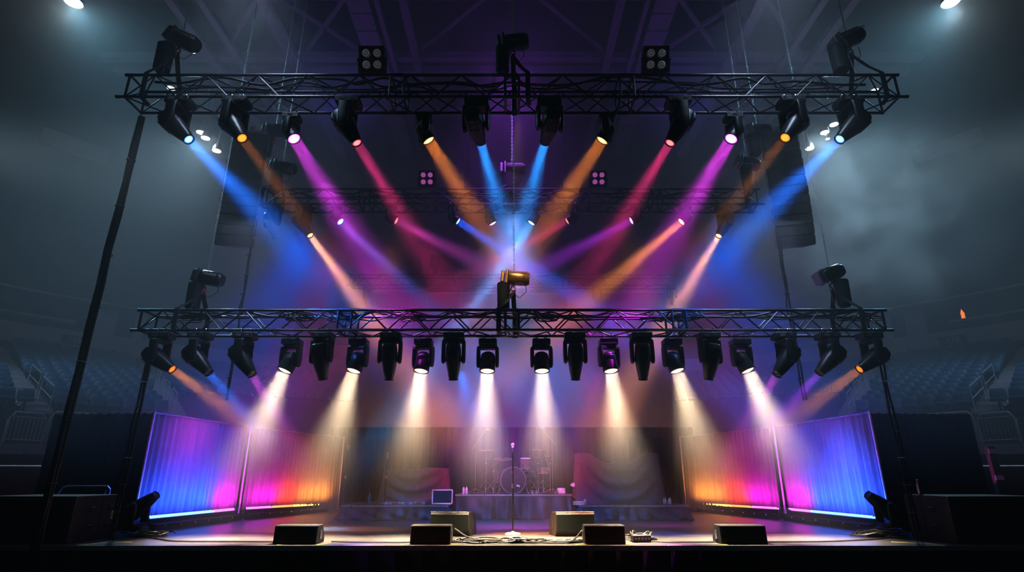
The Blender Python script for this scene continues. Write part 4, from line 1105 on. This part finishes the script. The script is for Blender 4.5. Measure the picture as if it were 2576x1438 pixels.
for k in range(10):
    u = 972 + k * 10.3; p = dp(u, 1270, 15.7); ci = k % 6
    t = thing('effects_pedal', '%s effects pedal, %s from the left in the row on the left riser' % (cn_[ci], ordn[k]), 'effects pedal', (p.x, 15.65 + .06 * (k % 2), zt), 0, 'effects pedals on the left riser')
    mb = MB(); mb.box((0, 0, .03), (.085, .13, .06), tx=.9); mb.build('body', mat('pedal_' + str(ci), pc[ci], .4, .2), t, bevel=.006)
    for s in (-1, 0, 1):
        mb = MB(); mb.tube([(s * .025, .03, .06), (s * .025, .03, .082)], .009, 8); mb.build('knob', M_chrome, t)
    mb = MB(); mb.tube([(0, -.04, .06), (0, -.04, .08)], .013, 8); mb.build('footswitch', M_chrome, t)
t = thing('pedal_board', 'flat board under the effects pedals on the left riser', 'board', (dp(1018, 1270, 15.7).x, 15.68, zt - .0)); 
mb = MB(); mb.box((0, 0, .002), (1.15, .34, .01)); mb.build('board', M_shell, t, smooth=False)
def straight_stand(label, base, h, mtop=True, white=False, ball=True, mb_=None):
    t = thing('microphone_stand', label, 'microphone stand', base)
    mb = MB(); mb.lathe([(.145, 0), (.145, .012), (.12, .024), (.05, .034), (.018, .05), (.014, .06)], 32); mb.build('round_base', M_white if white else M_steel, t)
    mb = MB(); mb.tube([(0, 0, .05), (0, 0, h * .52)], .0155, 12); mb.tube([(0, 0, h * .52), (0, 0, h - .14)], .012, 12); mb.build('pole', mat('stand_black', (.02, .02, .022), .3, .4), t)
    mb = MB(); mb.tube([(0, 0, h * .50), (0, 0, h * .55)], .022, 12); mb.build('clutch', M_steel, t)
    mb = MB(); mb.tube([(0, 0, h - .15), (0, 0, h - .06)], [.016, .024], 12); mb.build('clip', M_steel, t)
    mc = MB(); mc.tube([(0, 0, h - .09), (0, 0, h - .03)], [.018, .026], 12); mc.sphere((0, 0, h - .005), .034, 14, 10); mc.build('microphone', M_cream if white else M_steel, t)
    return t
straight_stand('lone microphone on a straight black stand at centre stage', (.016, 11.52, 0), 1.62, white=True)
straight_stand('microphone stand at the left end of the left riser', (dp(967, 1262, 15.9).x, 15.9, .34), 1.28)
straight_stand('dim stand in front of the far left black drape', (dp(862, 1280, 18.5).x, 18.5, 0), 1.95)
# right riser things
t = thing('folded_towel', 'folded cream towel on the front edge of the right riser', 'towel', (dp(1456, 1270, 15.5).x, 15.5, .34))
for k in range(3):
    mb = MB(); mb.loft([(.0 + .03 * k, .14, .08, 0), (.012 + .03 * k, .15, .09, 0), (.026 + .03 * k, .145, .085, 0)], 16, e=5); mb.build('fold', M_towel, t)
t = thing('paper_cup', 'pale cup beside the folded towel on the right riser', 'cup', (dp(1473, 1270, 15.5).x, 15.52, .34))
mb = MB(); mb.lathe([(.028, 0), (.04, .13), (.042, .133), (.036, .13), (.026, .01)], 16, caps=False); mb.build('cup', M_towel, t)
for i in range(4):
    bottle('small glass bottle beside the tall draped gear, %s of four' % ('first', 'second', 'third', 'fourth')[i], (dp(1668 + i * 6, 1262, 15.9).x, 15.8 + .08 * (i % 2), .34), .15 + .02 * (i % 2), .025, None, M_white, 'small bottles on the right riser')
t = thing('desk_lamp', 'small pale lamp head between the drum riser and the tall draped gear', 'lamp', (dp(1446, 1240, 16.2).x, 16.2, .34))
mb = MB(); mb.tube([(0, 0, 0), (0, 0, .42), (-.03, -.02, .5)], .008, 6); mb.lathe([(.07, 0), (.06, .012)], 14); mb.build('stem', M_steel, t)
mb = MB(); mb.lathe([(.085, -.05), (.06, .02), (.03, .05)], 18, Matrix.Translation((-.03, -.02, .48)) @ Matrix.Rotation(R(25), 4, 'Y')); mb.build('lamp_shade', M_white, t)

# ================================================================ DOWNSTAGE: monitors, subs, cables
def front_monitor(label, u0, u1, side):
    A = P(u0, 1369, 9.78); B = P(u1, 1369, 9.78); w = B.x - A.x; w *= .93
    t = thing('floor_monitor', label, 'floor monitor', ((A.x + B.x) / 2, 10.0, 0), 0, None)
    h = .28; d = .42; W = w / 2
    mb = MB(); mb.add([(-W, -d / 2, 0), (W, -d / 2, 0), (W, d / 2, 0), (-W, d / 2, 0), (-W, -d / 2 + .02, h), (W, -d / 2 + .02, h), (W, .08, h), (-W, .08, h), (W, d / 2, .09), (-W, d / 2, .09)],
                      [(0, 3, 2, 1), (0, 1, 5, 4), (4, 5, 6, 7), (7, 6, 8, 9), (9, 8, 2, 3), (1, 2, 8, 6, 5), (0, 4, 7, 9, 3)])
    mb.build('cabinet', M_box, t, bevel=.014, smooth=False)
    mb = MB(); mb.box((0, -d / 2 - .0, h * .5), (2 * W * .94, .012, h * .86)); mb.build('back_panel', M_grille, t, smooth=False)
    mb = MB(); mb.box((side * (W + .004), .0, .13), (.008, .1, .13)); mb.build('handle', M_chrome if abs(side) else M_shell, t, smooth=False)
    mb = MB(); mb.box((-W * .82, -d / 2 - .01, .17), (.018, .006, .018)); mb.build('badge', M_steel, t, smooth=False)
front_monitor('black floor monitor at the stage edge, first from the left', 680, 798, 1)
front_monitor('black floor monitor at the stage edge, second from the left', 1026, 1136, 1)
front_monitor('black floor monitor at the stage edge, third from the left', 1468, 1579, -1)
front_monitor('black floor monitor at the stage edge, fourth from the left', 1812, 1938, -1)
def wedge(label, x, y, sgn):
    t = thing('wedge_monitor', label, 'floor monitor', (x, y, 0), sgn * R(-10))
    prof = [(-.30, 0), (-.33, .10), (-.20, .42), (-.05, .46), (.12, .40), (.30, .12), (.30, 0)]
    W = .36; n = len(prof)
    # profile runs across x (side face towards the mic), length along x
    pts = [(-.18, 0), (-.27, .10), (-.31, .37), (-.26, .42), (.05, .40), (.22, .28), (.33, .08), (.30, 0)]
    n = len(pts); mb = MB()
    vs = [(-W, y_, z_) for y_, z_ in pts] + [(W, y_, z_) for y_, z_ in pts]
    mb.add(vs, [(i, (i + 1) % n, n + (i + 1) % n, n + i) for i in range(n)] + [tuple(range(n - 1, -1, -1)), tuple(range(n, 2 * n))])
    mb.build('cabinet', M_box, t, bevel=.015, smooth=False)
    mb = MB(); mb.add([(-W * .97, -.280, .11), (W * .97, -.280, .11), (W * .97, -.315, .365), (-W * .97, -.315, .365)], [(0, 1, 2, 3)]); mb.build('grille', mat('wedge_grille', (.014, .02, .018), .85, 0, .35, 150, .3, .1), t, smooth=False)
    mb = MB(); 
    for k in range(34): mb.sphere((-W + .01 + k * 2 * W / 34, -.285, .408), .009, 5, 4)
    mb.build('grille_edge', M_rail, t)
    mb = MB()
    for k in range(2): mb.box((sgn * (W + .003), -.02 + .1 * k, .22 - .04 * k), (.008, .05, .17), Matrix.Rotation(0, 4, 'X'))
    mb.build('handle', M_dark, t, smooth=False)
wedge('large grey-green wedge monitor left of the centre microphone', -1.08, 11.35, 1)
wedge('large grey-green wedge monitor right of the centre microphone', 1.10, 11.35, -1)

def sub(label, x0, x1, y0, y1, sgn):
    zt_ = P(100, 1247, y0).z
    t = thing('subwoofer', label, 'speaker', ((x0 + x1) / 2, (y0 + y1) / 2, 0)); W = (x1 - x0) / 2; D = (y1 - y0) / 2
    mb = MB(); mb.box((0, -.0, zt_ / 2), (2 * W, 2 * D, zt_)); mb.build('cabinet', M_box, t, bevel=.02, smooth=False)
    mb = MB(); mb.box((0, -D - .004, zt_ / 2), (2 * W - .08, .02, zt_ - .08)); mb.build('grille', M_grille, t, bevel=.006, smooth=False)
    for yy in (-.12, .34):
        for zz in (.22, zt_ - .22):
            mb = MB(); mb.box((sgn * (W + .002), yy, zz), (.012, .13, .11)); h = mb.build('handle', M_dark, t, smooth=False)
            mb = MB(); mb.tube([(sgn * (W + .012), yy - .05, zz + .03), (sgn * (W + .012), yy + .05, zz + .03)], .01, 6); mb.build('grip', M_steel, h)
    mb = MB(); mb.box((sgn * (W + .001), .12, zt_ / 2), (.008, .03, zt_ - .04)); mb.build('seam_strip', M_dark, t, smooth=False)
    mb = MB(); mb.box((sgn * (W + .004), .42, zt_ / 2 + .02), (.01, .08, .14)); mb.tube([(sgn * (W + .02), .42, zt_ / 2 - .02), (sgn * (W + .02), .42, zt_ / 2 + .05)], .02, 8); mb.build('connector_panel', M_tape, t, smooth=False)
    return zt_
ZS = sub('big black subwoofer box at the lower left corner of the stage', -8.6, -7.1, 9.85, 10.95, 1)
sub('big black subwoofer box at the lower right corner of the stage', 7.1, 8.6, 9.85, 10.95, -1)
# frame behind left sub
t = thing('metal_frame', 'bent pale metal tube frame behind the left subwoofer', 'frame', (-7.95, 11.3, 0))
mb = MB(); z1 = P(120, 1222, 11.3).z; mb.tube([(-.62, 0, .0), (-.62, 0, z1 - .25), (-.5, 0, z1 - .02), (-.42, 0, z1), (.34, 0, z1), (.4, 0, z1 - .06), (.38, 0, 0)], .016, 8); mb.build('tube', M_rail, t)
mb = MB(); mb.box((0, .03, z1 - .18), (.6, .02, .22)); mb.build('panel', M_box, t, smooth=False)
bottle('bottle standing on top of the right subwoofer', (7.18, 10.6, ZS), .26, .035, M_steel, M_white)
t = thing('equipment_post', 'pale upright post in the dark beyond the right subwoofer', 'post', (P(2522, 1250, 13).x, 13, -1.6))
mb = MB(); mb.box((0, 0, 1.6), (.16, .1, 3.3)); mb.build('post', mat('post_tan', (.14, .12, .10), .7), t, smooth=False)
mb = MB(); mb.box((0, -.06, 2.6), (.18, .02, .1)); mb.box((0, -.06, 3.15), (.18, .02, .1)); mb.build('band', M_white, t, smooth=False)
# floor moving heads at the LED ends
for sx, nm in ((-1, 'left'), (1, 'right')):
    x = sx * 7.02
    fixture('p', 'dark moving head standing on the floor at the near end of the %s light bar' % nm, (x, 11.45, -.04 + 2 * .605 * .86 - .52 + .52), (-sx * .75, -.1, .55), .86, floor=True)
# floor cables
tangle('tangled heap of coiled black cable in front of the microphone, left part', (-.55, 10.1, .0), .42, .2, .07, 12, .012, 21)
tangle('tangled heap of coiled black cable in front of the microphone, right part', (.08, 10.12, .0), .40, .2, .08, 13, .012, 22)
tangle('flat coil of black cable beside the third floor monitor', (.9, 10.1, .0), .36, .15, .05, 8, .012, 23)
tangle('heap of cables and connectors behind the third floor monitor', (2.15, 10.4, .0), .3, .25, .16, 10, .011, 24)
tangle('heap of black cables beside the left subwoofer', (-6.6, 11.05, .0), .42, .25, .12, 12, .014, 25)
tangle('heap of black cables beside the right subwoofer', (6.6, 11.05, .0), .5, .3, .14, 14, .014, 26)
t = thing('stage_box', 'small black connector box on the floor beside the third monitor', 'connector box', (2.12, 10.15, 0), .1)
mb = MB(); mb.box((0, 0, .06), (.3, .16, .1)); mb.build('body', M_box, t, bevel=.01)
mb = MB()
for k in range(5): mb.tube([(-.11 + .055 * k, -.085, .06), (-.11 + .055 * k, -.09, .06)], .018, 8)
mb.build('sockets', M_steel, t)
fc = [('long black cable from the left subwoofer to the first floor monitor', [(-6.5, 10.9, .015), (-6.0, 10.5, .015), (-5.5, 10.15, .015), (-4.6, 10.1, .015), (-3.6, 10.05, .015)]),
      ('long black cable from the first to the second floor monitor', [(-2.95, 10.1, .015), (-2.4, 10.0, .015), (-1.9, 9.98, .015), (-1.6, 10.02, .015)]),
      ('black cable looping behind the second floor monitor', [(-.95, 10.2, .2), (-.7, 10.05, .08), (-.3, 9.95, .02), (.3, 9.93, .02), (.9, 9.92, .02), (1.15, 10.1, .18)]),
      ('long black cable from the connector box to the fourth floor monitor', [(2.3, 10.15, .015), (2.6, 10.0, .015), (3.0, 10.02, .015), (3.3, 10.05, .015)]),
      ('long black cable from the fourth floor monitor to the right subwoofer', [(3.9, 10.1, .015), (4.4, 10.05, .015), (5.3, 10.15, .015), (6.2, 10.5, .015), (6.6, 10.8, .015)]),
      ('thin cable lying across the stage in front of the drum riser', [(-.2, 9.98, .012), (.25, 10.0, .012), (.6, 9.97, .012), (1.0, 9.98, .012)])]
for l, p in fc: cable(l, p, .012, m=M_rubber2)
for i, (x, a, w) in enumerate(((-6.55, .6, .75), (-3.62, .8, .2), (-3.0, .8, .2), (-1.68, .8, .18), (-.92, -.6, .18), (1.1, .2, .2), (1.85, -.3, .2), (3.3, -.5, .2), (6.55, -.6, .75))):
    mb = MB(); mb.box((0, 0, .003), (w, .035, .004), Matrix.Rotation(a, 4, 'Z'))
    o = mb.build('tape_mark', M_tape, smooth=False); o.location = (x, 9.95 if w > .5 else 9.78, 0)
    tag(o, 'strip of yellow floor tape at the stage edge, %s from the left' % ('first', 'second', 'third', 'fourth', 'fifth', 'sixth', 'seventh', 'eighth', 'last')[i], 'tape', 'yellow tape marks')

# ================================================================ HOUSE LIGHTS
def house(label, p, r, s, col=(1, .97, .85)):
    t = thing('house_light', label, 'ceiling light', p)
    mb = MB(); mb.lathe([(r * .5, .35), (r * .9, .2), (r * 1.1, 0), (r, 0)], 20); mb.build('reflector', M_steel, t)
    mb = MB(); mb.lathe([(.001, -.02), (r * .95, -.01)], 20, caps=False); mb.build('lamp', emis('house_lamp%d' % int(s), col, s), t)
    mb = MB(); mb.tube([(0, 0, .3), (0, 0, 4.0)], .03, 6); mb.build('stem', M_steel, t)
hl = []
for sx, nm in ((-1, 'left'), (1, 'right')):
    p = P(1288 + sx * 1104, 6, 14.8); hl.append(p); house('brightest house light high at the upper %s corner' % nm, p, .26, 12)
    pts = ((505, 333), (517, 347), (545, 379)) if sx < 0 else ((2098, 313), (2075, 333), (2037, 373), (2082, 349))
    for i, (u, v) in enumerate(pts):
        p = P(u, v, 23); house('house light in the %s cluster beside the line array, %s from the top' % (nm, ('first', 'second', 'third', 'fourth')[i]), p, .2 if i < 3 else .1, 9)
    for i, (u, v) in enumerate(((430, 222),) if sx < 0 else ((2200, 228),)):
        p = P(u, v, 21); house('house light seen through the %s end of the top truss' % nm, p, .18, 5)
print('built', len(bpy.data.objects))
# ================================================================ LIGHT
COOL = (.42, .75, .95)
for sx in (-1, 1):
    spot(hl[0 if sx < 0 else 1] + Vector((0, 0, -.1)), (sx * 4, 11, 5), (.25, .66, .9), 5000, 55, 1., .3)
    p = P(1288 + sx * 770, 350, 23)
    spot(p, (sx * 8.6, 7, 1), (.48, .77, .92), 9000, 38, 1., .4)
# washes on the side drapes
def wash(S, T, col, pw, spread, size=.25): spot(Vector(S), Vector(T), col, pw, spread, 1., .35)
for sx in (-1, 1):
    wash((sx * 5.0, 12.9, 7.2), (sx * 7.1, 13.6, .8), (.01, .10, 1), 8500, 48)
    wash((sx * 4.0, 12.0, 6.7), (sx * 6.6, 15.9, .9), (.85, .01, .50), 6000, 32)
    wash((sx * 2.6, 12.3, 6.7), (sx * 6.1, 18.2, .6), (1, .28, .03), 3600, 30)
    # light of the LED bars grazing up the drapes
    for (a, b, c, pw) in (((-6.85, 12.0), (-6.75, 14.2), (.02, .12, 1), 150), ((-6.75, 14.3), (-6.7, 15.1), (.9, .02, .6), 38), ((-6.55, 15.5), (-6.3, 16.6), (.9, .02, .6), 38), ((-6.3, 16.6), (-5.95, 17.4), (1, .08, .03), 34), ((-5.95, 17.5), (-5.5, 19), (1, .35, .05), 50)):
        l = bpy.data.lights.new('led_glow', 'AREA'); l.shape = 'RECTANGLE'
        A = Vector((-sx * a[0], a[1], .40)); B = Vector((-sx * b[0], b[1], .40)); l.size = (B - A).length; l.size_y = .05; l.color = c; l.energy = pw; l.spread = R(150)
        o = bpy.data.objects.new('led_glow', l); COL.objects.link(o); o.location = (A + B) / 2
        z = -(Vector((sx * .85, 0, 1)).normalized()); zz = -z
        x = (B - A).normalized(); zl = -Vector((sx * .85, 0, 1)).normalized(); yl = zl.cross(x).normalized(); zl = x.cross(yl)
        o.matrix_world = Matrix.Translation(o.location) @ Matrix((x, yl, zl)).transposed().to_4x4()
# added lamps without fixtures: blue on the screen, blue and magenta before the riser
area(Vector((0, 12.2, 6.9)), Vector((0, 9, -3.2)), (.4, .5, 1.), 110, 70, .5)
area(Vector((-.9, 10.0, 2.75)), Vector((.7, 4.3, -2.75)), (.03, .25, 1), 34, 40, .12)
area(Vector((1.55, 10.0, 2.75)), Vector((-.6, 4.8, -2.75)), (.8, .05, .5), 5, 14, .12)
spot((.1, 7.5, 6.4), (0, 10, 4.5), (1, .72, .4), 420, 22, .6, .05)
area(Vector((0, 11.6, 9.6)), Vector((0, .35, -1)), (.5, .12, 1), 110, 120, 2.5)  # added purple lamp above the rear truss, for its chord highlights
for sx in (-1, 1):
    spot(P(1288 + sx * 765, 350, 22.5), (sx * 8.8, 13.5, 6.8), (.66, .84, .95), 5400 if sx > 0 else 4000, 44, 1., .3)
    fill(hl[0 if sx < 0 else 1] + Vector((0, 0, -.5)), (.75, .93, 1.), 450, .2)
    fill(P(1288 + sx * 765, 350, 22.6), (.85, .93, 1.), 60, .2)
    area(Vector((sx * 4.5, 7.3, 9.3)), Vector((0, .5, -1)), (.6, .75, 1), 60, 100, 1.2)  # added rim lamp above the top truss, no fixture there
    area(Vector((sx * 4.5, 9.1, 5.3)), Vector((0, .45, -1)), (.6, .7, 1), 34, 100, 1.2)  # same kind of added rim lamp over the lower truss
    spot((sx * 4, 3, 3), (sx * 6, 11.3, 7.3), (.7, .85, .9), 900, 22, .8, .2)  # unseen front spot added to brighten the line array faces
spot((0, 13, 11), (0, 20, 20), (.45, .12, 1.), 900, 110, 1., .5)  # unseen purple uplight added for the roof beams
for sx in (-1, 1): spot((sx * 4.5, 12.5, 10), (sx * 8, 20, 20), (.12, .12, 1.), 500, 90, 1., .5)  # added blue uplights towards the roof sides, also unseen
spot((.2, 10.4, 3.3), (0, 16.4, 1.1), (.8, .75, 1.), 160, 26, 1., .1)  # extra spot added on the drum kit, without a fixture
# added dim fills: from behind the camera, over the seats and under the roof
spot((0, -6, 9), (0, 12, 4), (.5, .65, .8), 160, 100, 1., 1.)
for sx in (-1, 1):
    spot((sx * 21, 17, 15), (sx * 16, 23, 5), (.4, .66, .88), 6000, 80, 1., .8)
    fill((sx * 7, 22, 17), (.45, .15, 1.), 60, .5)

w = bpy.data.worlds.new('world'); SC.world = w; w.use_nodes = True
nt = w.node_tree
nt.nodes['Background'].inputs[0].default_value = (0, 0, 0, 1)
vs = nt.nodes.new('ShaderNodeVolumeScatter'); vs.inputs['Density'].default_value = .036; vs.inputs['Anisotropy'].default_value = 0.
# haze hangs above the stage, thins out near the floor and away from the rig
def mapr(src, a, b, c, d):
    m = nt.nodes.new('ShaderNodeMapRange'); m.interpolation_type = 'SMOOTHSTEP'
    for i, q in ((1, a), (2, b), (3, c), (4, d)): m.inputs[i].default_value = q
    nt.links.new(src, m.inputs[0]); return m.outputs[0]
def mul(a, b):
    m = nt.nodes.new('ShaderNodeMath'); m.operation = 'MULTIPLY'; nt.links.new(a, m.inputs[0]); nt.links.new(b, m.inputs[1]); return m.outputs[0]
geo = nt.nodes.new('ShaderNodeNewGeometry'); sp = nt.nodes.new('ShaderNodeSeparateXYZ'); nt.links.new(geo.outputs['Position'], sp.inputs[0])
dd = nt.nodes.new('ShaderNodeVectorMath'); dd.operation = 'DISTANCE'; dd.inputs[1].default_value = (0, 12, 8); nt.links.new(geo.outputs['Position'], dd.inputs[0])
den = mul(mapr(sp.outputs[2], .6, 2.3, .006, .037), mapr(dd.outputs['Value'], 12, 22, 1., .14))
nt.links.new(den, vs.inputs['Density'])
# thicker drifting smoke to the right of the rig
SMC = P(2190, 560, 14.5)
d2 = nt.nodes.new('ShaderNodeVectorMath'); d2.operation = 'DISTANCE'; d2.inputs[1].default_value = tuple(SMC); nt.links.new(geo.outputs['Position'], d2.inputs[0])
nz = nt.nodes.new('ShaderNodeTexNoise'); nz.inputs['Scale'].default_value = .75; nz.inputs['Detail'].default_value = 4.; nz.inputs['Distortion'].default_value = .5
nt.links.new(geo.outputs['Position'], nz.inputs['Vector'])
v2 = nt.nodes.new('ShaderNodeVolumeScatter'); nt.links.new(mapr(nz.outputs['Fac'], .42, .68, 0., .34), v2.inputs['Density']); v2.inputs['Anisotropy'].default_value = .3
ms = nt.nodes.new('ShaderNodeMixShader'); nt.links.new(mapr(d2.outputs['Value'], 1.0, 3.4, 1., 0.), ms.inputs[0]); nt.links.new(v2.outputs[0], ms.inputs[2])
ad = nt.nodes.new('ShaderNodeAddShader'); nt.links.new(vs.outputs[0], ad.inputs[0]); nt.links.new(ms.outputs[0], ad.inputs[1])
nt.links.new(ad.outputs[0], nt.nodes['World Output'].inputs['Volume'])
w.cycles.homogeneous_volume = False; w.cycles.volume_step_size = 3.0
SC.cycles.use_denoising = True
try: SC.cycles.denoiser = 'OPENIMAGEDENOISE'
except Exception: pass
SC.cycles.volume_bounces = 0
SC.cycles.max_bounces = 3; SC.cycles.diffuse_bounces = 1; SC.cycles.glossy_bounces = 2; SC.cycles.transmission_bounces = 2; SC.cycles.transparent_max_bounces = 20
SC.cycles.sample_clamp_indirect = 4
SC.cycles.caustics_reflective = False; SC.cycles.caustics_refractive = False
SC.view_settings.view_transform = 'Standard'
SC.view_settings.look = 'High Contrast'
SC.view_settings.exposure = 0.0

SC.cycles.use_adaptive_sampling = True; SC.cycles.adaptive_threshold = .2; SC.cycles.adaptive_min_samples = 16
SC.cycles.volume_step_rate = 1.0; SC.cycles.volume_max_steps = 8
